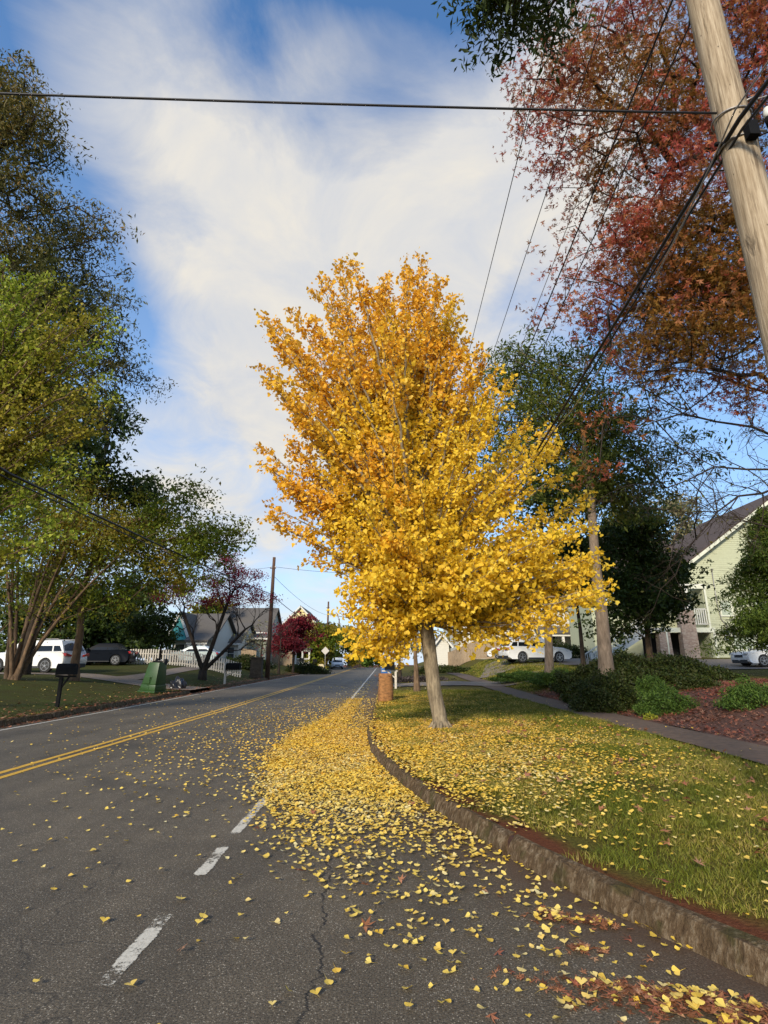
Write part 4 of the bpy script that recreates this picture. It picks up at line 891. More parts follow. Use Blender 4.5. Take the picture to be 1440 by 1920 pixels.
M_steel = simple('galvanised_steel', (.30, .28, .26), .5, .2, 20, 0, metal=.5)
M_white_c = simple('white_ceramic', (.66, .66, .60), .4, .05, 8, 0)
PX, PY = 3.19, 3.8
pole = empty('utility_pole', (PX, PY, gz(PX, PY)), 'big weathered grey wood pole leaning through the upper right corner', 'utility pole')
m = MB(); zs = np.linspace(-.4, 13.2, 30); m.tube([(.02*math.sin(z*.5), .015*math.cos(z*.7), z) for z in zs], [.163-.0040*max(0, z) for z in zs], 28, True); m.build('shaft', M_pole, pole, smooth=True, fixn=False)
z0 = gz(PX, PY)
m = MB(); m.box((0, -.16, 10.9-z0+.5), (2.6, .10, .12)); m.build('crossarm', M_pole, pole, bevel=.008)
for sx_ in (-1.15, -.45, 1.1):
    m = MB(); m.tube([(sx_, -.16, 11.4-z0), (sx_, -.16, 11.52-z0), (sx_, -.16, 11.6-z0)], [.03, .055, .035], 10); m.build('insulator', M_white_c, pole, smooth=True)
m = MB(); m.tube([(.15, -.02, 6.17-z0), (.30, .0, 6.17-z0)], .012, 8); m.build('hook', M_steel, pole, smooth=True); m = MB(); m.tube([(.15, -.02, 6.5-z0), (.24, -.02, 6.56-z0), (.26, -.02, 6.48-z0)], .010, 6); m.build('hook', M_steel, pole, smooth=True)
m = MB(); m.tube([(.30, -.06, 6.36-z0), (.30, -.06, 6.29-z0), (.30, -.06, 6.25-z0)], [.03, .04, .022], 12); m.build('insulator', M_white_c, pole, smooth=True)
m = MB(); m.tube([(.30, -.06, 6.25-z0), (.30, -.06, 6.17-z0)], [.04, .032], 12); m.build('insulator_base', M_black, pole, smooth=True)
m = MB(); m.tube([(.155*math.cos(a), .155*math.sin(a), 6.30-z0+.03*math.sin(a)) for a in np.linspace(0, 6.283, 18)], .008, 6); m.build('strap', M_steel, pole, smooth=True); m = MB(); m.tube([(-.155*math.cos(a), .155*math.sin(a), 5.96-z0) for a in np.linspace(0, 6.283, 18)], .010, 6); m.build('strap', M_steel, pole, smooth=True)
m = MB(); m.box((0, -.19, 5.95-z0), (.09, .07, .16)); m.build('clamp', M_black, pole, bevel=.006); m = MB(); m.box((-.17, -.03, 5.98-z0), (.10, .03, .03)); m.build('bolt', M_black, pole, bevel=.006)
def wire(label, pts, r, mat=None, sag=0, n=24, name='power_line', cat='wire', wob=0):
    P0 = [Vector(p) for p in pts]; L = []
    for a, c in zip(P0[:-1], P0[1:]):
        for i in range(n): t = i/n; q = a.lerp(c, t); q.z -= sag*4*t*(1-t); q.z += wob*math.sin(t*40)*.5; q.x += wob*math.sin(t*27+1); L.append(q)
    L.append(P0[-1]); m = MB(); m.tube(L, r, 5, True); o = m.build(name, mat or M_cable, None, smooth=True, fixn=False); tag(o, label, cat); return o
NP = (4.35, 50.0)
wire('leftmost long overhead line running along the right side of the road', [(2.68, -8, 11.5), (2.68, 3.7, 11.5), (NP[0]-1.4, NP[1], 11.2)], .009, sag=.35)
wire('second overhead line from the left above the right verge', [(3.5, -8, 11.5), (3.5, 3.7, 11.5), (NP[0]-.7, NP[1], 11.2)], .009, sag=.35)
wire('thin grey line left of the twisted black cable high on the right', [(3.25, -8, 9.3), (3.25, 3.7, 9.25), (NP[0]-.2, NP[1], 8.9)], .007, M_alu, sag=.25)
wire('twisted black service cable high on the right', [(3.33, -8, 9.0), (3.33, 3.6, 8.95), (NP[0]-.15, NP[1], 8.6)], .013, sag=.3, n=60, wob=.012)
wire('thin black line right of the twisted cable high on the right', [(3.75, -8, 9.2), (3.75, 3.7, 9.1), (NP[0]+.15, NP[1], 8.6)], .010, sag=.25)
bx = PX-.20
wire('thick black telephone cable strapped across the front of the near pole', [(bx+.32, -8, 6.05), (bx+.05, PY-.26, 5.98), (NP[0]-.2, NP[1], 5.8)], .021, sag=.35, n=40)
wire('second black cable hanging just under the thick strapped one', [(bx+.36, -8, 5.95), (bx+.07, PY-.24, 5.90), (NP[0]-.2, NP[1], 5.7)], .013, sag=.42, n=40, wob=.008)
wire('light grey cable sagging beside the black telephone cables', [(bx+.30, -8, 6.15), (bx+.0, PY-.30, 6.03), (bx+.05, 6.2, 5.55), (bx+.10, 9.5, 5.62)], .008, M_alu, sag=.12, n=14)
# coil of slack cable hung on the bundle
cc = P(1143, 618, 9.2); m = MB(); L = []
for a in np.linspace(0, 6.283*1.9, 60): L.append(tuple(cc+np.array((math.cos(a)*.62*(1+.05*math.sin(a*.9))*.45, math.cos(a)*.62, .20*math.sin(a)+.10*math.cos(a)*.6))))
m.tube(L, .014, 6); o = m.build('cable_loop', M_cable, None, smooth=True, fixn=False); tag(o, 'loop of slack black cable hung on the telephone cable before the dark green tree', 'cable loop')
o = wire('single black line crossing the road high overhead from the left to the near pole', [(-24, 3.4, 7.75), (PX-.16, PY-.05, 6.32)], .0105, sag=.30, n=60)
wire('short thin wire tail leaving the near pole to the right', [(PX+.24, PY-.02, 6.52), (PX+1.2, PY-.3, 6.66), (PX+9, PY-.6, 7.0)], .008, M_alu, sag=.02)
def pole2(px, Y, top, label, r=.15):
    b = BP(px, Y); T = P(px, top, Y); h = T[2]-b[2]; e = empty('utility_pole', b, label, 'utility pole')
    m = MB(); m.tube([(0, 0, -.2), (.01, 0, h*.5), (.03, 0, h)], [r*1.1, r*.95, r*.72], 12); m.build('shaft', M_pole2, e, smooth=True)
    m = MB(); m.box((0, -.12, h-.95), (.5, .06, .07)); m.build('crossarm', M_pole2, e)
    for s in (-.2, .2): m = MB(); m.tube([(s, -.12, h-.9), (s, -.12, h-.78)], [.035, .05], 8); m.build('insulator', M_white_c, e, smooth=True)
    m = MB(); m.box((.12, -.1, h*.68), (.12, .16, .3)); m.build('splice_box', M_black, e, bevel=.01)
    return b, h
b1, h1 = pole2(501, 45, 1045, 'nearest brown wooden pole on the left verge beside the brick pillar', .17)
b2, h2 = pole2(612, 84, 1128, 'brown wooden pole behind the diamond sign, second along the left verge', .17)
b3, h3 = pole2(634, 150, 1160, 'farthest wooden pole on the left, beyond the crest', .2)
b4 = np.array((NP[0], NP[1], gz(*NP))); e = empty('utility_pole', b4, 'wooden pole further up the right verge, hidden behind the yellow tree', 'utility pole')
m = MB(); m.tube([(0, 0, -.2), (0, 0, 11.5)], [.18, .12], 10); m.build('shaft', M_pole2, e, smooth=True); m = MB(); m.box((-.2, -.1, 10.6), (2.6, .1, .12)); m.build('crossarm', M_pole2, e)
a1 = np.array(b1)+(0, 0, h1*.68); a2 = np.array(b2)+(0, 0, h2*.68); a3 = np.array(b3)+(0, 0, h3*.68)
far_l = P(18, 888, 11.3); far_l0 = far_l+(far_l-a1)*.35; far_l0[2] = far_l[2]+.9
wire('thick black cable slanting down across the left trees to the nearest left pole', [far_l0, far_l, a1], .032, sag=.12, n=30)
wire('second thinner cable just beneath the thick one across the left trees', [far_l0-(0, 0, .13), far_l-(0, 0, .13), a1-(0, 0, .1)], .018, sag=.18, n=30)
wire('black cable sagging between the two nearer left poles', [a1, a2], .03, sag=.9)
wire('thinner cable sagging higher between the two nearer left poles', [a1+(0, 0, 1.6), a2+(0, 0, 1.2)], .016, sag=.6)
wire('black cable running from the second left pole to the farthest one', [a2, a3], .03, sag=.8)
t1 = np.array(b1)+(0, 0, h1-.8)
wire('thin wire from the top of the nearest left pole across the road to the right', [t1, np.array((NP[0], NP[1], 9.6))], .014, sag=.35)
wire('thin wire from the nearest left pole down to the left houses', [t1, P(430, 1066, 44), P(330, 1100, 50)], .012, sag=.15)

# ================================================================== CARS
M_tyre = simple('tyre_rubber', (.014, .014, .014), .8, .1, 20, 0); M_rim = simple('alloy_rim', (.42, .42, .42), .3, .05, 20, 0, metal=.8)
M_glass = simple('dark_car_glass', (.008, .010, .011), .12, .1, 4, 0, spec=.35); M_lamp = simple('lamp_glass', (.55, .56, .55), .12, .05, 8, 0)
M_red = simple('red_lamp', (.35, .015, .015), .2, .1, 8, 0); M_trim = simple('black_trim', (.02, .02, .02), .6, .1, 8, 0)
M_plate = simple('number_plate', (.62, .62, .58), .5, .05, 8, 0)
def carpaint(name, col): return simple(name, col, .28, .03, 2, 0, spec=.6, **{'Coat Weight': .5})
def car(label, loc, heading, paint_, L=4.6, Wd=1.85, H=1.68, kind='suv', clad=True, name='parked_car'):
    e = empty(name, loc, label, 'car'); e.rotation_euler.z = heading   # local +X is the front
    hb = 1.02 if kind == 'suv' else .92; gc = .24 if kind == 'suv' else .19; wr = .36 if kind == 'suv' else .33
    xa, xb = L*.295, -L*.285; hl = L/2
    def prof(dz=0):
        p = [(hl*.985, gc+.10), (hl, .52), (hl*.985, .74), (hl*.94, .86), (hl*.74, hb-.02), (L*.20, hb+.05), (-hl*.62, hb+.08), (-hl*.93, hb+.05), (-hl*.985, hb-.12), (-hl, .60), (-hl*.975, gc+.12), (-hl*.90, gc)]
        for cx_, s in ((xb, 1), (xa, 1)):
            R_ = wr*1.16; a0 = math.asin(min(1, (wr-gc)/R_)); 
            for a in np.linspace(math.pi+a0, -a0, 12): p.append((cx_+R_*math.cos(a), wr+R_*math.sin(a)))
        p.append((hl*.90, gc)); return p
    pr = prof(); n = len(pr); m = MB(); secs = []
    for (yy, ix, iz) in ((-Wd/2+.015, .965, .0), (-Wd/2, .985, .0), (-Wd/2+.05, 1, 0), (-Wd*.25, 1.012, 0), (0, 1.02, 0), (Wd*.25, 1.012, 0), (Wd/2-.05, 1, 0), (Wd/2, .985, 0), (Wd/2-.015, .965, 0)):
        secs.append([(x_*ix, yy, z_ if z_ < hb-.1 or abs(yy) < Wd/2-.02 else z_-.035) for x_, z_ in pr])
    # sloped shoulder: the body side is fullest at mid height
    vs = [q for s in secs for q in s]; fs = []
    for k in range(len(secs)-1):
        for i in range(n): fs.append([k*n+i, k*n+(i+1) % n, (k+1)*n+(i+1) % n, (k+1)*n+i])
    fs += [list(range(n)), list(range((len(secs)-1)*n, len(secs)*n))]
    m.add(vs, fs); body = m.build('body', paint_, e, smooth='auto', bevel=0)
    # cabin
    if kind == 'suv': bt = (L*.235, -hl*.955); tp_ = (L*.055, -hl*.80)
    else: bt = (L*.22, -hl*.80); tp_ = (L*.02, -hl*.48)
    zb, zt = hb+.03, H; w1, w2 = Wd*.475, Wd*.375
    def ring(t):
        return [(lerp(bt[0], tp_[0], t), lerp(w1, w2, t)), (lerp(bt[0], tp_[0], t)+.05*(1-t), 0), (lerp(bt[0], tp_[0], t), -lerp(w1, w2, t)), (lerp(bt[1], tp_[1], t), -lerp(w1, w2, t)), (lerp(bt[1], tp_[1], t)-.04, 0), (lerp(bt[1], tp_[1], t), lerp(w1, w2, t))]
    m = MB(); R = [ring(0), ring(.5), ring(.93), ring(1.0)]; zz_ = [zb-.02, lerp(zb, zt, .5), zt-.05, zt-.012]; R[3] = [(x_*.96-.02, y_*.90) for x_, y_ in R[3]]
    R.append([(x_*.8-.1, y_*.6) for x_, y_ in R[3]]); zz_.append(zt+.005)
    vs = [(x_, y_, z_) for r_, z_ in zip(R, zz_) for x_, y_ in r_]; fs = []
    for k in range(len(R)-1):
        for i in range(6): fs.append([k*6+i, k*6+(i+1) % 6, (k+1)*6+(i+1) % 6, (k+1)*6+i])
    fs.append(list(range(len(R)*6-6, len(R)*6))); m.add(vs, fs); m.build('roof', paint_, e, smooth='auto')
    def side(x_, t, s, off=.008): return (x_, s*(lerp(w1, w2, t)+off), lerp(zb, zt-.05, t))
    t0, t1 = .08, .84
    for s in (1, -1):
        xs = [bt[0]-.16, 0, 0, bt[1]+.16]; cuts = [(.17, .50), (.525, .80), (.825, .97)] if kind == 'suv' else [(.20, .56), (.58, .93)]
        for c0, c1 in cuts:
            f0 = lambda f, t: lerp(lerp(bt[0], tp_[0], t), lerp(bt[1], tp_[1], t), f)
            c0b = c0-.08 if c0 < .25 else c0
            m = MB(); q = [side(f0(c0b, t0)-.06*(c0b < .2), t0, s), side(f0(c1, t0), t0, s), side(f0(c1 if c1 < .9 else c1-.04, t1), t1, s), side(f0(max(c0, .08), t1), t1, s)]
            m.add(q+[(a, b_-s*.01, c) for a, b_, c in q], [(0, 1, 2, 3), (7, 6, 5, 4), (0, 3, 7, 4), (1, 5, 6, 2), (0, 4, 5, 1), (3, 2, 6, 7)]); m.build('window', M_glass, e)
    for nm, sgn, k in (('windshield', 1, 0), ('rear_window', -1, 1)):
        a0, a1_ = (.10, .88) if k == 0 else (.12, .82); m = MB(); q = []
        for t in (a0, a1_):
            for yy in (.88, 0, -.88):
                x_ = lerp(bt[k], tp_[k], t)+(sgn*.05*(1-t) if yy == 0 and k == 0 else (-.04 if yy == 0 else 0)); q.append((x_+sgn*.014, yy*lerp(w1, w2, t), lerp(zb, zt-.04, t)+.006))
        m.add(q+[(a-sgn*.01, b_, c) for a, b_, c in q], [(0, 1, 4, 3), (1, 2, 5, 4), (9, 10, 7, 6), (10, 11, 8, 7)]); m.build(nm, M_glass, e)
    # wheels
    for cx_ in (xa, xb):
        for s in (1, -1):
            yc = s*(Wd/2-.11); m = MB(); m.tube([(cx_, yc-s*.10, wr), (cx_, yc-s*.09, wr), (cx_, yc+s*.09, wr), (cx_, yc+s*.105, wr)], [wr*.90, wr, wr, wr*.9], 28); wh = m.build('wheel', M_tyre, e, smooth='auto')
            m = MB(); m.tube([(cx_, yc+s*.10, wr), (cx_, yc+s*.112, wr)], [wr*.66, wr*.64], 24)
            o_ = m.build('rim_disc', M_trim, wh); m = MB()
            for k in range(5):
                for dd in (-.11, .11):
                    a = k*1.2566+.3; c0 = (cx_+math.cos(a+dd)*wr*.12, yc+s*.118, wr+math.sin(a+dd)*wr*.12); c1 = (cx_+math.cos(a+dd*1.4)*wr*.66, yc+s*.118, wr+math.sin(a+dd*1.4)*wr*.66); m.bar(c0, c1, .035, .014)
            m.tube([(cx_, yc+s*.11, wr), (cx_, yc+s*.128, wr)], [wr*.17, wr*.14], 12)
            for k in range(24): a = k*.2618; m.bar((cx_+math.cos(a)*wr*.68, yc+s*.113, wr+math.sin(a)*wr*.68), (cx_+math.cos(a+.2618)*wr*.68, yc+s*.113, wr+math.sin(a+.2618)*wr*.68), .02, .02)
            m.build('rim', M_rim, wh)
    for s in (1, -1):
        m = MB(); m.add([(hl*.99, s*Wd*.47, .78), (hl*.99, s*Wd*.28, .72), (hl*.975, s*Wd*.30, .62), (hl*.98, s*Wd*.47, .68), (hl*.80, s*(Wd*.5+.004), .82), (hl*.82, s*(Wd*.5+.004), .76)], [(0, 1, 2, 3), (0, 3, 5, 4)]); m.prism([(s*Wd*.25, .66), (s*Wd*.455, .70), (s*Wd*.465, .80), (s*Wd*.27, .74)], 'x', hl*.96, hl*1.025); m.build('headlight', M_lamp, e)
        m = MB(); m.prism([(s*Wd*.26, hb-.20), (s*Wd*.49, hb-.16), (s*Wd*.49, hb-.02), (s*Wd*.26, hb-.10)], 'x', -hl*1.03, -hl*.90); m.build('taillight', M_red if kind != 'suvd' else M_trim, e)
        m = MB(); m.box((L*.17, s*(Wd/2+.08), hb+.10), (.12, .20, .14)); m.build('side_mirror', paint_, e, bevel=.03)
        for xh in (L*.02, -L*.19): m = MB(); m.box((xh, s*(Wd/2+.012), hb-.14), (.16, .03, .025)); m.build('door_handle', paint_, e)
    m = MB()
    for s in (1, -1): m.box(((xa+xb)/2, s*(Wd/2-.005), gc+.05), (abs(xa-xb)-2*wr*1.2, .04, .12 if clad else .05))
    m.box((hl*.985, 0, gc+.10), (.10, Wd*.8, .2)); m.box((-hl*.985, 0, gc+.13), (.10, Wd*.84, .2)); m.box((0, 0, gc+.02), (L*.9, Wd*.9, .06)); m.build('lower_trim', M_trim, e, bevel=.01)
    m = MB(); m.box((hl*1.012, 0, .60), (.05, Wd*.42, .16)); m.build('grille', M_trim, e, bevel=.01)
    m = MB(); m.box((-hl*1.015, 0, .72), (.03, .32, .16)); m.build('number_plate', M_plate, e)
    if kind == 'suv' and clad:
        for s in (1, -1): m = MB(); m.tube([(tp_[0]-.15, s*w2*.88, zt+.015), (tp_[0]-.25, s*w2*.9, zt+.05), (tp_[1]+.3, s*w2*.9, zt+.05), (tp_[1]+.2, s*w2*.88, zt+.015)], .016, 6); m.build('roof_rail', M_steel, e, smooth=True)
    return e
def CP(px, Y): q = BP(px, Y); return Vector(q)
Wp = carpaint('white_paint', (.78, .77, .73)); Dp = simple('dark_blue_paint', (.006, .008, .012), .3, .03, 2, 0, spec=.04); Sp = carpaint('silver_paint', (.60, .63, .64)); Lp = carpaint('pale_green_paint', (.45, .52, .50))
car('large white sport utility vehicle parked behind the pale slender trunks on the left', CP(62, 30.5), rad(180-8), Wp, 4.9, 1.88, 1.70)
car('small dark hatchback parked beyond the large white vehicle at the end of the picket fence', CP(190, 38.5), rad(188), Dp, 4.0, 1.75, 1.45, 'sedan', False)
car('white sport utility vehicle parked on the bank under the drooping yellow leaves', CP(1003, 39.5), rad(12), Wp, 4.8, 1.9, 1.70)
car('white car partly hidden behind the other white vehicle, its low nose toward the lawn mound', CP(965, 47), rad(168), Wp, 4.5, 1.8, 1.5, 'sedan', False)
car('white hatchback cut off by the right edge of the photo beside the green house', CP(1455, 34.0), rad(180), Wp, 4.3, 1.78, 1.50, 'sedan', False)
car('silver vehicle with its front to the camera, parked on the left near the crest', CP(632, 96), rad(-84), Sp, 4.9, 1.95, 1.85)
car('pale car behind the picket fence, left of the forked tree', CP(362, 47), rad(180), Lp, 4.4, 1.78, 1.45, 'sedan', False)

# ================================================================== STREET FURNITURE
M_wpaint = simple('white_wood_paint', (.55, .50, .42), .7, .12, 10, .2); M_brick = None
def brickmat(name, c1, c2, mortar, sc=3.2):
    n = N(name); v = n.co(); cx_ = n.a('ShaderNodeSeparateXYZ'); n.l(v, cx_.inputs[0]); cb = n.a('ShaderNodeCombineXYZ')
    n.l(n.math('ADD', cx_.outputs[0], cx_.outputs[1]), cb.inputs[0]); n.l(cx_.outputs[2], cb.inputs[1])
    b_ = n.a('ShaderNodeTexBrick'); b_.inputs['Scale'].default_value = sc; b_.inputs['Color1'].default_value = (*c1, 1); b_.inputs['Color2'].default_value = (*c2, 1); b_.inputs['Mortar'].default_value = (*mortar, 1); b_.inputs['Mortar Size'].default_value = .025
    b_.inputs['Brick Width'].default_value = .7; b_.inputs['Row Height'].default_value = .25; n.l(cb.outputs[0], b_.inputs['Vector'])
    c = n.mix(n.ramp(n.noise(v, 6, 5), [(.4, 0.), (.65, .45)]), b_.outputs['Color'], tuple(q*.55 for q in c1))
    n.bsdf(c, .9, n.bump(b_.outputs['Fac'], -.5, .01), .2); return n.m
M_brick = brickmat('brick_mottled', (.30, .20, .15), (.42, .34, .27), (.36, .31, .25)); M_brickd = brickmat('brick_dark', (.06, .045, .03), (.10, .075, .05), (.07, .06, .045))
def mailbox(px, Y, label, boxm, postm, bw, rz=0, post_h=1.05, box=(.22, .50, .24), arm=True, boxdx=0, double=False):
    b = BP(px, Y); e = empty('mailbox', b, label, 'mailbox', rz=rz)
    m = MB(); m.box((0, 0, post_h/2-.1), (bw, bw, post_h+.2)); m.build('post', postm, e, bevel=.006)
    if arm: m = MB(); m.box((boxdx, 0, post_h-.02), (abs(boxdx)*1.2+.45, bw*.8, bw*.6)); m.bar((0, 0, post_h*.55), (boxdx*1.1+.08*(1 if boxdx >= 0 else -1), 0, post_h-.05), bw*.5, bw*.5); m.build('bracket', postm, e, bevel=.004)
    w_, l_, h_ = box; m = MB(); pr = [(-w_/2, 0), (w_/2, 0), (w_/2, h_*.55)]+[(w_/2*math.cos(a), h_*.55+h_*.45*math.sin(a)) for a in np.linspace(.2, 2.94, 8)]+[(-w_/2, h_*.55)]
    m.prism([(p_, post_h+.03+q) for p_, q in pr], 'x', boxdx-l_/2, boxdx+l_/2); m.build('box', boxm, e, smooth='auto')
    m = MB(); m.prism([(p_*.94, post_h+.03+q*.94+.006) for p_, q in pr], 'x', boxdx+l_/2+.002, boxdx+l_/2+.015); m.build('door', boxm, e)
    return e
mb_ = mailbox(107, 17.6, 'black mailbox on a black post near the kerb in front of the large white vehicle', M_black, M_black, .10, rz=rad(8), post_h=.92, box=(.26, .54, .34), boxdx=.12)
mb2 = mailbox(421, 34, 'black mailbox on a slim white post right of the forked tree', M_black, M_wpaint, .11, rz=rad(-6), post_h=.78, box=(.4, .82, .42), boxdx=.48)
m = MB(); m.box((.03, 0, 1.02), (.06, .5, .54)); m.build('white_back_board', M_wpaint, mb2, bevel=.005)
mb3 = mailbox(742, 28.5, 'large black mailbox on a white post behind the brown paper bag', M_black, M_wpaint, .11, rz=rad(180), post_h=.86, box=(.4, .5, .50), boxdx=.30)
m = MB(); m.box((-.03, 0, 1.25), (.06, .12, .55)); m.build('post_top', M_wpaint, mb3, bevel=.005)
mailbox(563, 66, 'dark mailbox on a dark post under the crimson maple', M_black, M_black, .12, post_h=1.15, box=(.35, .5, .36), boxdx=.1)
mailbox(588, 73, 'dark mailbox furthest along the left verge beside the cream block', M_black, M_black, .12, post_h=1.2, box=(.35, .5, .36), boxdx=.1)
# upside-down green cart
M_green = simple('green_plastic', (.020, .062, .010), .4, .15, 3, .05)
b = BP(286, 25.0); e = empty('trash_cart', b, 'green wheeled trash cart standing upside down on the left verge', 'trash cart', rz=rad(-14)); e.rotation_euler.y = rad(3); e.scale = (1.0, 1.0, 1.14)
def frus(z0, w0, d0, z1, w1, d1, off=0):
    return [(-w0/2, -d0/2, z0), (w0/2, -d0/2, z0), (w0/2, d0/2, z0), (-w0/2, d0/2, z0), (-w1/2+off, -d1/2, z1), (w1/2+off, -d1/2, z1), (w1/2+off, d1/2, z1), (-w1/2+off, d1/2, z1)]
BX = [(0, 3, 2, 1), (4, 5, 6, 7), (0, 1, 5, 4), (1, 2, 6, 5), (2, 3, 7, 6), (3, 0, 4, 7)]
m = MB(); m.add(frus(.30, .70, .74, 1.12, .52, .54, .06), BX); m.add(frus(.06, .76, .80, .30, .74, .78), BX); m.build('bin_body', M_green, e, bevel=.03, smooth='auto')
m = MB(); m.box((-.02, 0, .03), (.86, .88, .06)); m.box((-.42, 0, .10), (.06, .7, .05)); m.build('lid', M_green, e, bevel=.015)
m = MB(); m.box((-.10, -.375, .46), (.28, .03, .24)); m.bar((.04, -.40, .10), (.10, -.34, .60), .03, .03); m.bar((-.27, -.36, .32), (.02, -.40, .28), .05, .03); m.build('front_ribs', M_green, e, bevel=.008)
m = MB(); m.tube([(-.18, .2, 1.17), (.32, .2, 1.17)], .015, 6); m.build('axle', M_steel, e)
for s in (-.16, .30): m = MB(); m.tube([(s-.03, .2, 1.15), (s+.03, .2, 1.15)], .12, 16); m.build('wheel', M_tyre, e, smooth='auto')
m = MB(); m.box((.06, -.05, 1.14), (.36, .28, .06)); m.build('bottom_recess', M_black, e, bevel=.02)
# trash bag
def lumpy(name, c, r, mat, label, cat, amp=.16, fr=3.0, sub=5, flat=True):
    bm = bmesh.new(); bmesh.ops.create_icosphere(bm, subdivisions=sub, radius=1)
    ph = random.random()*9
    for v in bm.verts:
        d = v.co.copy(); k = 1+amp*(math.sin(d.x*fr*2+ph)*math.sin(d.y*fr*2.3+1)+.6*math.sin(d.z*fr*3+d.x*5)+.35*abs(math.sin(d.x*13+d.y*9+d.z*11+ph)))
        v.co = Vector((d.x*r[0]*k, d.y*r[1]*k, max(-.02, d.z*r[2]*k)))
    me = bpy.data.meshes.new(name); bm.to_mesh(me); bm.free(); me.polygons.foreach_set('use_smooth', np.ones(len(me.polygons), bool)); me.materials.append(mat)
    o = bpy.data.objects.new(name, me); C.objects.link(o); o.location = c
    if label: tag(o, label, cat)
    return o
bag_m = simple('bag_plastic', (.016, .016, .020), .28, .3, 9, .9)
b = BP(333, 28.0); lumpy('trash_bag', b+np.array((0, 0, -.02)), (.36, .3, .50), bag_m, 'crumpled black plastic bag lying on the verge right of the green cart', 'trash bag')
# brick pillar
b = BP(480, 43.5); e = empty('brick_pillar', b, 'dark square brick pillar with a flat cap left of the nearest left pole', 'pillar', rz=rad(4))
m = MB(); m.box((0, 0, .72), (.86, .86, 1.5)); m.build('shaft', M_brickd, e, bevel=.01); m = MB(); m.box((0, 0, 1.52), (1.02, 1.02, .10)); m.build('cap', M_brickd, e, bevel=.012); m = MB(); m.box((0, 0, .03), (.98, .98, .24)); m.build('plinth', M_brickd, e, bevel=.012)
# kraft bag
kraft = simple('kraft_paper', (.27, .125, .042), .9, .45, 9, 1.2, stretch=(1, 1, 2))
b = BP(723, 20.0); e = empty('yard_waste_bag', b, 'tall brown paper yard waste bag on the verge at the kerb', 'paper bag', rz=rad(8))
m = MB(); V = []; nr_ = 22
for i, z in enumerate(np.linspace(-.01, .95, 12)):
    for k in range(nr_):
        a = 2*math.pi*k/nr_; r_ = .25*(1+.06*math.sin(z*6)+.035*math.sin(a*3+z*5)+.02*math.sin(a*7+z*17)); q = 2.6; c_, s_ = math.cos(a), math.sin(a); kk = (abs(c_)**q+abs(s_)**q)**(-1/q); V.append((c_*kk*r_*1.02, s_*kk*r_, z))
fs = [[i*nr_+k, i*nr_+(k+1) % nr_, (i+1)*nr_+(k+1) % nr_, (i+1)*nr_+k] for i in range(11) for k in range(nr_)]
m.add(V, fs+[list(range(nr_))]); o = m.build('bag', kraft, e, smooth=True)
md = o.modifiers.new('t', 'SOLIDIFY'); md.thickness = .006
lf = rng.normal(size=(260, 3))*(.09, .09, .012)+(0, 0, .86); leaves('leaf_fill', lf, .07, BR, e, 'star', R=frames(260, up=1.2))
# blue bin
M_blue = simple('blue_plastic', (.015, .11, .34), .35, .1, 4, 0); b = BP(724, 31.0); e = empty('recycling_bin', b, 'blue recycling cart half hidden behind the black mailbox and paper bag', 'recycling bin')
m = MB(); m.add(frus(.04, .46, .5, .98, .58, .62), BX); m.build('bin_body', M_blue, e, bevel=.03, smooth='auto'); m = MB(); m.box((0, 0, 1.02), (.64, .70, .07)); m.build('lid', M_blue, e, bevel=.02)
for s in (-.26, .26): m = MB(); m.tube([(s-.03, .26, .12), (s+.03, .26, .12)], .12, 14); m.build('wheel', M_tyre, e)
# warning sign seen from behind
b = BP(609, 80); e = empty('road_sign', b, 'back of a diamond shaped sign in front of the second left pole', 'sign')
m = MB(); m.box((0, 0, 1.3), (.06, .04, 3.0)); m.build('post', M_steel, e); m = MB(); m.box((0, -.04, 2.75), (.82, .012, .82), M=Matrix.Rotation(rad(45), 3, 'Y')); m.build('sign_plate', simple('sign_back', (.52, .47, .40), .5, .05, 4, 0), e)
# cream block
b = BP(602, 78); e = empty('concrete_block', b, 'small cream coloured block standing on the verge left of the second pole', 'block'); m = MB(); m.prism([(-.38, -.05), (.38, -.05), (.38, .78), (.22, .92), (-.22, .92), (-.38, .78)], 'y', -.2, .2); m.build('block_body', simple('cream_stone', (.60, .50, .30), .8, .15, 5), e, bevel=.03); m = MB(); m.box((0, 0, 0), (.9, .55, .12)); m.build('base_slab', M_walk2, e)
# red brick garden wall and gate post near crest
b = BP(664, 118); e = empty('brick_wall', b, 'low red brick garden wall near the crest of the road', 'wall', rz=rad(60)); m = MB(); m.box((0, 0, .8), (5, .3, 2.0)); m.build('wall', brickmat('brick_red', (.25, .09, .06), (.32, .14, .10), (.3, .25, .2)), e); m = MB(); m.box((0, 0, 1.84), (5.1, .4, .08)); m.build('coping', M_walk2, e)

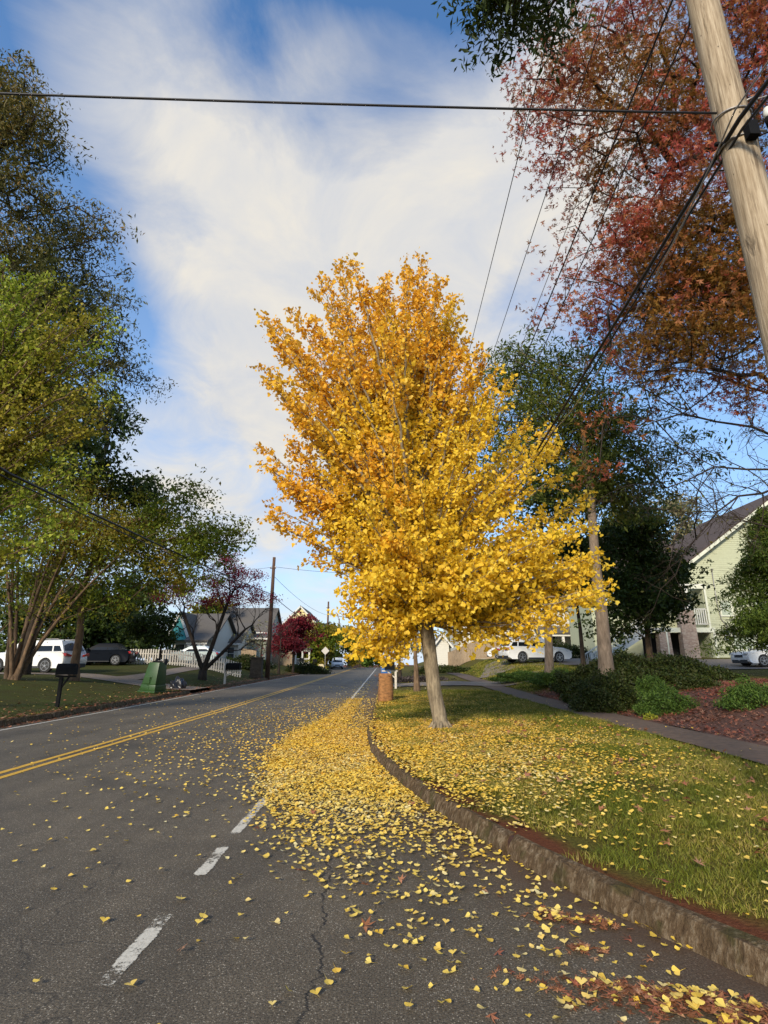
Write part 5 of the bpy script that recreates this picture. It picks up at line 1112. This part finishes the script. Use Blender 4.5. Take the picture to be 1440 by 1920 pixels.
# ================================================================== FENCES
def fence(name, label, A, B_, h, pitch, pw, mat, top='flat', gap=True, cat='fence'):
    A = np.array(A[:2]); B_ = np.array(B_[:2]); L = np.linalg.norm(B_-A); a = math.atan2(B_[1]-A[1], B_[0]-A[0]); o = (A[0], A[1], gz(*A)); e = empty(name, o, label, cat, rz=a)
    zf = lambda s: gz(*(A+(B_-A)*s/L))-o[2]; n = int(L/pitch); m = MB()
    for i in range(n+1):
        s = i*pitch; z = zf(s)+.03*gap; j = .012*math.sin(i*5.3)
        if top == 'flat': m.box((s, -.03, z+h/2+j), (pw, .02, h))
        else: m.prism([(s-pw/2, z), (s+pw/2, z), (s+pw/2, z+h-.07+j), (s, z+h+j), (s-pw/2, z+h-.07+j)], 'y', -.04, -.02)
    m.build('pickets', mat, e)
    for zr in (.22, h-.22):
        m = MB(); k = max(1, int(L/3))
        for i in range(k): m.bar((L*i/k, 0, zf(L*i/k)+zr), (L*(i+1)/k, 0, zf(L*(i+1)/k)+zr), .035, .08)
        m.build('rail', mat, e)
    for i in range(int(L/2.4)+1):
        s = min(L, i*2.4); m = MB(); m.box((s, .045, zf(s)+h/2), (.09, .05, h+.04)); m.build('post', mat, e)
    return e
fence('picket_fence', 'white picket fence across the left yard between the dark car and the white mailbox', BP(228, 39.5), BP(452, 41), 1.02, .17, .095, M_wpaint)
M_fw = simple('old_fence_wood', (.30, .215, .13), .9, .25, 12, .4, stretch=(1, 1, .2))
fence('privacy_fence', 'tall grey brown board fence behind the mound on the right', BP(842, 58), BP(962, 55), 1.75, .155, .145, M_fw)
fence('privacy_fence', 'short pale wooden fence behind the crimson maple on the left', BP(508, 70), BP(548, 70), 1.9, .16, .145, M_fw)
fence('privacy_fence', 'pale wooden fence left of the brick pillar in front of the grey house', BP(452, 58), BP(478, 58), 1.5, .16, .145, M_fw)

# ================================================================== HOUSES
M_roof = simple('roof_shingles', (.075, .052, .042), .95, .3, 30, .8, stretch=(1, 1, 3)); M_roofg = simple('roof_shingles_grey', (.10, .088, .075), .95, .3, 25, .8)
M_hg = simple('siding_pale_green', (.44, .45, .29), .75, .06, 5, .1); M_trimw = simple('trim_cream', (.62, .62, .48), .7, .05, 6, 0); M_trimd = simple('trim_white', (.62, .60, .53), .7, .05, 6, 0)
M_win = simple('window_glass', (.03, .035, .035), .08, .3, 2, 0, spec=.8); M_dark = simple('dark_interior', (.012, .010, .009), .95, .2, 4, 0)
M_blind = simple('window_blind', (.36, .40, .30), .5, .1, 3, 0)
def siding(m, xf, z0, z1, y, pitch=.16, holes=()):
    """lapped boards on a wall facing -Y: xf(z) -> (x0, x1); holes: (x0, x1, z0, z1)"""
    z = z0
    while z < z1-.01:
        t = min(z+pitch, z1); zm = (z+t)/2; segs = [xf(zm)]
        for hx0, hx1, hz0, hz1 in holes:
            if hz0 < zm < hz1:
                ns = []
                for a, c in segs:
                    if hx0 <= a and hx1 >= c: continue
                    if hx1 <= a or hx0 >= c: ns.append((a, c)); continue
                    if hx0 > a: ns.append((a, hx0))
                    if hx1 < c: ns.append((hx1, c))
                segs = ns
        for a, c in segs:
            if c-a < .02: continue
            m.add([(a, y-.03, z), (c, y-.03, z), (c, y-.006, t), (a, y-.006, t), (a, y, z), (c, y, z)], [(0, 1, 2, 3), (0, 4, 5, 1)])
        z = t
def window(e, x, z, w_, h_, y, pm=None, fr=None, nm='window', mull=True):
    fr = fr or M_trimw; m = MB(); t = .10
    m.box((x, y-.05, z+h_/2+t/2), (w_+2*t, .07, t)); m.box((x, y-.06, z-h_/2-t/2), (w_+2*t+.1, .10, t)); m.box((x-w_/2-t/2, y-.05, z), (t, .066, h_)); m.box((x+w_/2+t/2, y-.05, z), (t, .066, h_))
    if mull: m.box((x, y-.045, z), (w_, .05, .05))
    f = m.build('window_frame', fr, e, bevel=.006); m = MB(); m.box((x, y-.02, z), (w_, .02, h_)); m.build('pane', pm or M_win, f)
# --- green house: front wall in plane y=0 local, x from wall corner
HY = 43.0
def green_house():
    o = BP(1340, HY); o[2] = 1.15; z00 = o[2]
    e = empty('green_house', o, 'pale green clapboard house with steep brown roof, brick piers and upper porch on the right', 'house')
    X = lambda px, py=1200: P(px, py, HY)[0]-o[0]
    Z = lambda px, py: P(px, py, HY)[2]-z00
    ex0 = X(1286, 1057); ez = Z(1286, 1057); rx = X(1440, 938)-ex0; rzs = (Z(1440, 938)-ez)/rx; half = 8.6; cx_ = ex0+half; rz_ = ez+half*rzs; DEP = 11
    xl = X(1296, 1120); xr = cx_*2-ex0-.4
    def xf(z):
        if z < ez-.15: return (xl, xr)
        d = (z-ez)/rzs; return (max(xl, ex0+d+.25), min(xr, 2*cx_-ex0-d-.25))
    zf = Z(1300, 1176); zt = Z(1310, 1104); xo = X(1324, 1140); xc = X(1345, 1215)
    m = MB(); siding(m, xf, 0.1, rz_-.3, 0, .16, [(xl-1, xo, zf, zt), (xl-1, xc-.35, -1, zf-.35)])
    m.build('front_wall', M_hg, e, fixn=False)
    # solid body behind the boards
    m = MB(); m.box(((xc+xr)/2+.1, DEP/2+.25, ez/2), (xr-xc-.1, DEP-.5, ez+.1)); m.box((lerp(xl, xo, .5), DEP/2+2.4, ez/2), (xo-xl+1.0, DEP-2.9, ez)); m.prism([(ex0+.6, ez-.1), (2*cx_-ex0-.6, ez-.1), (cx_, rz_-.45)], 'y', .02, DEP); m.build('walls', M_hg, e)
    m = MB(); m.box((xo-.03, 1.3, (zf+zt)/2), (.06, 2.5, zt-zf)); m.box((xc-.37, 1.3, zf/2-.2), (.06, 2.5, zf-.3)); m.build('porch_side_wall', M_hg, e)
    # roof
    for s in (-1, 1):
        m = MB(); xa_ = ex0-.15 if s < 0 else 2*cx_-ex0+.15; m.prism([(xa_, ez-.10), (cx_, rz_+.02), (cx_, rz_+.20), (xa_, ez+.10)], 'y', -.45, DEP+.4); m.build('roof', M_roof, e)
    m = MB(); w_ = .24
    for s in (-1, 1):
        a = Vector((ex0-.1, 0, ez-.16)) if s < 0 else Vector((2*cx_-ex0+.1, 0, ez-.16)); q = Vector((cx_, 0, rz_-.04)); a.y = q.y = -.48; m.bar(a, q, .05, w_)
    m.build('rake_board', M_trimw, e)
    m = MB()
    m.box((xo+.07, -.04, (zf+zt)/2), (.15, .07, zt-zf+.3)); m.box((lerp(xl, xo, .5)+.05, -.05, zt+.14), (xo-xl+.3, .09, .28)); m.box((lerp(xl-3.2, xc, .5), -.06, zf-.22), (xc-xl+3.2, .10, .36)); m.box((xc-.1, -.045, (zf-.3)/2), (.20, .07, zf-.35)); m.build('trim_boards', M_trimw, e, bevel=.006)
    m = MB(); m.box(((xl-3+xo)/2, 1.2, zf-.1), (xo-xl+3, 2.4, .12)); m.build('porch_floor', M_trimd, e); m = MB(); m.box(((xl+xo)/2-1.5, 1.2, zt+.32), (xo-xl+3.2, 2.5, .10)); m.build('porch_ceiling', M_trimd, e)
    m = MB(); m.box((X(1318, 1140), 2.42, (zf+zt)/2-.15), (.95, .06, 2.1)); m.build('porch_door', M_dark, e); m = MB(); m.box((X(1318,1140)-.55, 2.38, (zf+zt)/2-.1), (.1, .08, 2.3)); m.box((X(1318,1140)+.55, 2.38, (zf+zt)/2-.1), (.1, .08, 2.3)); m.build('door_frame', M_trimw, e)
    # railing
    rt_, rb = Z(1310, 1142), Z(1310, 1170); m = MB(); x0, x1 = xl-.3, xo; m.box(((x0+x1)/2, .02, rt_), (x1-x0, .10, .08)); m.box(((x0+x1)/2, .02, rb), (x1-x0, .09, .07)); m.build('rail', M_trimd, e, bevel=.005)
    m = MB(); 
    for x_ in np.arange(x0+.06, x1, .17): m.box((x_, .02, (rt_+rb)/2), (.06, .05, rt_-rb-.07))
    m.build('balusters', M_trimd, e)
    # brick piers
    for px0, px1, top in ((1276, 1306, 1145), (1232, 1256, 1180)):
        a, c = X(px0, 1200), X(px1, 1200); zt_ = Z(px0, top) if top == 1145 else zf-.35
        m = MB(); m.add([(a, -.35, -.3), (c, -.35, -.3), (c, .35, -.3), (a, .35, -.3), (a+.08, -.3, zt_), (c-.08, -.3, zt_), (c-.08, .3, zt_), (a+.08, .3, zt_)], BX); m.build('brick_pier', M_brick, e)
    m = MB(); m.box((X(1292,1160), 0, (zt+rt_)/2), (.28, .26, zt-rt_)); m.build('porch_post', M_trimd, e)
    m = MB(); m.tube([(X(1245, 1180), -.3, zf-.3), (X(1248, 1200), -.3, zf*.5), (X(1250, 1230), -.3, .05), (X(1250, 1230), -.6, 0)], .06, 8); m.build('downspout', M_trimw, e, smooth=True)
    # near-black sheet paints the shade in the garage under the porch; foundation
    m = MB(); m.box(((xl-3.2+xc)/2, 2.35, zf/2-.2), (xc-xl+3.2, .08, zf-.2)); m.build('undercroft_shade_sheet', M_dark, e)
    m = MB(); m.box(((xc+xr)/2-.2, -.02, -.08), (xr-xc+.4, .10, .60)); m.build('foundation', simple('clay_foundation', (.34, .20, .10), .9, .25, 6), e)
    window(e, X(1361, 1142), Z(1361, 1141), .78, 1.05, 0, M_blind); window(e, X(1396, 1203), Z(1396, 1203), 1.75, 1.15, 0, M_blind)
    window(e, X(1425, 1140), Z(1425, 1141), .9, 1.2, 0, M_blind)
    m = MB(); m.box((X(1361, 1190), -.12, Z(1361, 1192)), (.42, .18, .85)); m.build('meter_box', simple('meter_grey', (.42, .43, .38), .5), e, bevel=.02); m = MB(); m.tube([(X(1361,1190), -.22, Z(1361,1185)), (X(1361,1190), -.30, Z(1361,1185))], .12, 14); m.build('meter', M_win, e, smooth='auto')
    m = MB(); m.tube([(X(1361, 1180), -.08, Z(1361, 1183)), (X(1361,1170), -.08, Z(1361, 1172)), (X(1351,1160), -.08, Z(1351, 1162)), (X(1343, 1130), -.08, Z(1343, 1130)), (X(1333, 1070), -.10, Z(1333, 1072))], .035, 8); m.tube([(X(1333,1070), -.10, Z(1333,1072)), (X(1332,1068), -.2, Z(1332,1067))], .06, 8); m.build('conduit', M_steel, e, smooth=True)
    # side wing with its own ridge, behind left
    m = MB(); x1 = ex0+1.2; x0 = x1-7.5; m.box(((x0+x1)/2, 7.5, zf*.9), (x1-x0, 6, zf*1.8)); m.build('wing_wall', M_hg, e); m = MB(); zr = Z(1265, 1011)+1.55; m.prism([(3.2, ez-.6), (7.5, zr), (7.5, zr+.2), (3.0, ez-.5)], 'x', x0-.4, x1+1.5); m.prism([(11.8, ez-.6), (7.5, zr), (7.5, zr+.2), (12, ez-.5)], 'x', x0-.4, x1+1.5); m.build('wing_roof', M_roof, e)
    # stairs up to the porch from the left
    sx0, sz0 = X(1112, 1235), Z(1112, 1232); sx1 = X(1215, 1185); n_ = 13; st = MB(); 
    for i in range(n_):
        t = i/(n_-1); st.box((lerp(sx0, sx1, t), .4, lerp(.1, zf-.12, t)), (.42, 1.5, .06)); st.box((lerp(sx0, sx1, t)-.19, .4, lerp(.1, zf-.12, t)-.1), (.03, 1.46, .18))
    st.build('stair_treads', M_trimd, e)
    m = MB(); 
    for yy in (-.38, 1.18): m.bar((sx0-.2, yy, -.05), (sx1+.2, yy, zf-.2), .06, .28)
    m.build('stair_stringer', M_trimd, e); m = MB(); r2 = MB()
    for yy in (-.40, 1.2):
        m.bar((sx0-.2, yy, .95), (sx1+.2, yy, zf+.85), .08, .08); m.bar((sx0-.2, yy, .28), (sx1+.2, yy, zf+.15), .05, .06)
        for t in np.linspace(0, 1, 30): x_ = lerp(sx0-.15, sx1+.15, t); r2.box((x_, yy, lerp(.6, zf+.5, t)), (.05, .04, .75))
        m.box((sx0-.25, yy, .5), (.14, .14, 1.15))
    m.build('stair_rail', M_trimd, e, bevel=.004); r2.build('stair_balusters', M_trimd, e)
    m = MB(); m.box(((xl-3+sx1)/2-.2, .4, zf-.16), (xl-3-sx1+1.2, 1.6, .16)); m.build('landing', M_trimd, e)
green_house()
def house(name, label, px0, px1, Y, zbase, eave_h, ridge_h, depth, wall, roofm, gable=None, win=(), trim=None, porch=None, gcol=None, extra=None):
    """front wall on y=Y facing the camera; gable='front' puts the triangle on the front, 'side' runs the ridge along x"""
    x0 = P(px0, 1220, Y)[0]; x1 = P(px1, 1220, Y)[0]; o = ((x0+x1)/2, Y, zbase); w_ = x1-x0; e = empty(name, o, label, 'house'); trim = trim or M_trimd
    m = MB()
    if gable == 'front': m.prism([(-w_/2, -.5), (w_/2, -.5), (w_/2, eave_h), (0, ridge_h-.12), (-w_/2, eave_h)], 'y', .02, depth)
    else: m.prism([(.02, -.5), (depth, -.5), (depth, eave_h), (depth/2, ridge_h-.12), (.02, eave_h)], 'x', -w_/2, w_/2)
    m.build('walls', wall, e); m = MB()
    if gable == 'front': siding(m, lambda z: (-w_/2, w_/2) if z < eave_h else (-w_/2*(ridge_h-z)/(ridge_h-eave_h), w_/2*(ridge_h-z)/(ridge_h-eave_h)), 0, ridge_h-.2, 0, .22)
    else: siding(m, lambda z: (-w_/2, w_/2), 0, eave_h, 0, .22)
    m.build('front_siding', gcol or wall, e, fixn=False)
    m = MB(); t = .16; ov = .45
    if gable == 'front':
        sl_ = (ridge_h-eave_h)/(w_/2)
        for s in (-1, 1): m.prism([(s*(w_/2+ov), eave_h-ov*sl_), (0, ridge_h), (0, ridge_h+t), (s*(w_/2+ov), eave_h-ov*sl_+t)], 'y', -.4, depth+.4)
    else:
        sl_ = (ridge_h-eave_h)/(depth/2)
        m.prism([(-ov, eave_h-ov*sl_), (depth/2, ridge_h), (depth/2, ridge_h+t), (-ov, eave_h-ov*sl_+t)], 'x', -w_/2-.4, w_/2+.4); m.prism([(depth+ov, eave_h-ov*sl_), (depth/2, ridge_h), (depth/2, ridge_h+t), (depth+ov, eave_h-ov*sl_+t)], 'x', -w_/2-.4, w_/2+.4)
    m.build('roof', roofm, e); m = MB()
    if gable == 'front':
        for s in (-1, 1): m.bar((s*(w_/2+ov), -.44, eave_h-ov*sl_-.02), (0, -.44, ridge_h-.02), .05, .22)
    else: m.box((0, -ov-.03, eave_h-ov*sl_+.04), (w_+.8, .05, .2))
    m.build('fascia', trim, e)
    for fx, z, ww, hh in win: window(e, fx*w_/2, z, ww, hh, 0, None, trim)
    if porch:
        a, c, dep, hp = porch; a *= w_/2; c *= w_/2; m = MB(); m.box(((a+c)/2, -dep/2, .15), (c-a, dep, .3)); m.build('porch_floor', trim, e); m = MB(); m.prism([(-dep-.3, hp), (0.0, hp+.75), (0.0, hp+.9), (-dep-.3, hp+.15)], 'x', a-.3, c+.3); m.build('porch_roof', roofm, e)
        m = MB(); m.box(((a+c)/2, -dep-.05, hp-.12), (c-a+.3, .14, .26)); m.build('porch_beam', trim, e)
        for q in np.linspace(a+.15, c-.15, 4): m = MB(); m.box((q, -dep+.05, hp/2+.05), (.24, .24, hp-.25)); m.build('porch_column', trim, e)
        m = MB(); 
        for q in np.arange(a+.3, c-.2, .18): m.box((q, -dep+.05, .68), (.06, .05, .65))
        m.box(((a+c)/2, -dep+.05, 1.04), (c-a, .08, .07)); m.build('porch_railing', trim, e)
    if extra: extra(e, w_)
    return e
M_wh = simple('siding_white', (.60, .57, .48), .75, .05, 4, .05); M_teal = simple('siding_teal', (.05, .30, .30), .7, .08, 4, .05); M_grey = simple('siding_grey', (.34, .34, .29), .75, .08, 4, .05); M_yelw = simple('siding_yellow', (.72, .62, .30), .75, .05, 4, .05); M_tan = simple('siding_tan', (.33, .28, .19), .8, .08, 4, .05)
gh = .95
house('teal_gable_house', 'white cottage with a teal gable behind the picket fence', 322, 396, 56, gh, 3.0, 5.6, 9, M_wh, M_roofg, 'side', [(-.6, 1.6, .9, 1.4), (.1, 1.6, .9, 1.4)], porch=(.1, .98, 1.8, 2.5),
      extra=lambda e, w_: (lambda m: (m.prism([(-w_/2-.1, 2.7), (-.3, 2.7), (-w_/4-.2, 5.2)], 'y', -.9, 3.5), m.build('gable_wall', M_teal, e), [MB().bar((a, -1.0, za), (c, -1.0, zc), .08, .24).build('rake_board', M_trimd, e) for a, za, c, zc in ((-w_/2-.5, 2.4, -w_/4-.2, 5.35), (-w_/4-.2, 5.35, .1, 2.4))], MB().prism([(-w_/2-.5, 2.45), (-w_/4-.2, 5.4), (-w_/4-.2, 5.55), (-w_/2-.65, 2.5)], 'y', -.95, 4.5).prism([(.1, 2.45), (-w_/4-.2, 5.4), (-w_/4-.2, 5.55), (.25, 2.5)], 'y', -.95, 4.5).build('gable_roof', M_roofg, e)))(MB()))
house('white_cottage', 'low white cottage with small front gable behind the forked tree', 388, 446, 62, gh, 2.7, 5.0, 9, M_wh, M_roofg, 'side', [(-.4, 1.5, .9, 1.3), (.5, 1.5, .9, 1.3)], porch=(-.95, .1, 1.6, 2.3))
house('grey_house', 'larger grey sided house with brown roof right of the white cottage', 404, 500, 74, gh, 4.6, 8.0, 10, M_grey, M_roofg, 'side', [(-.5, 1.6, 1, 1.4), (.5, 3.4, 1, 1.2)])
house('grey_outbuilding', 'plain grey green building left of the brick pillar', 462, 498, 66, gh, 3.3, 3.9, 6, simple('siding_sage', (.30, .33, .27), .8), M_roofg, 'side')
house('yellow_house', 'tall pale yellow house with a pointed gable far up the left side', 527, 594, 92, 1.0, 6.6, 9.6, 12, M_yelw, M_roofg, 'front', [(.0, 7.0, 1.2, 1.2)])
house('tan_house', 'flat topped tan building right of the yellow gable', 574, 606, 96, .9, 6.6, 7.3, 8, M_tan, M_roofg, 'side')
house('dark_porch_house', 'small dark house with a deep shaded porch behind the crimson maple', 543, 590, 84, 1.0, 2.6, 4.4, 8, simple('siding_brown', (.16, .12, .09), .8), M_roofg, 'side', [(.4, 1.4, 1.2, 1.3)], porch=(-.95, .8, 2, 2.3))
house('white_house', 'white two storey house behind the slim trunks right of the yellow tree', 1000, 1130, 58, 1.6, 5.6, 8.5, 10, M_wh, M_roofg, 'side', [(-.5, 1.8, 1.2, 1.7), (.35, 1.8, 1.2, 1.7), (-.5, 4.4, 1.1, 1.3), (.35, 4.4, 1.1, 1.3)], porch=(-.9, .9, 2, 2.7))
house('cream_house', 'cream house with bright walls glimpsed under the yellow crown behind the board fence', 860, 985, 74, 1.6, 4.6, 6.8, 9, M_wh, M_roofg, 'side', [(-.4, 2.6, 1.2, 1.5), (.4, 2.6, 1.2, 1.5)])
house('white_shed', 'small white building seen between the yellow tree trunk and the board fence', 817, 842, 68, 1.2, 2.6, 3.6, 5, M_wh, M_roofg, 'front')
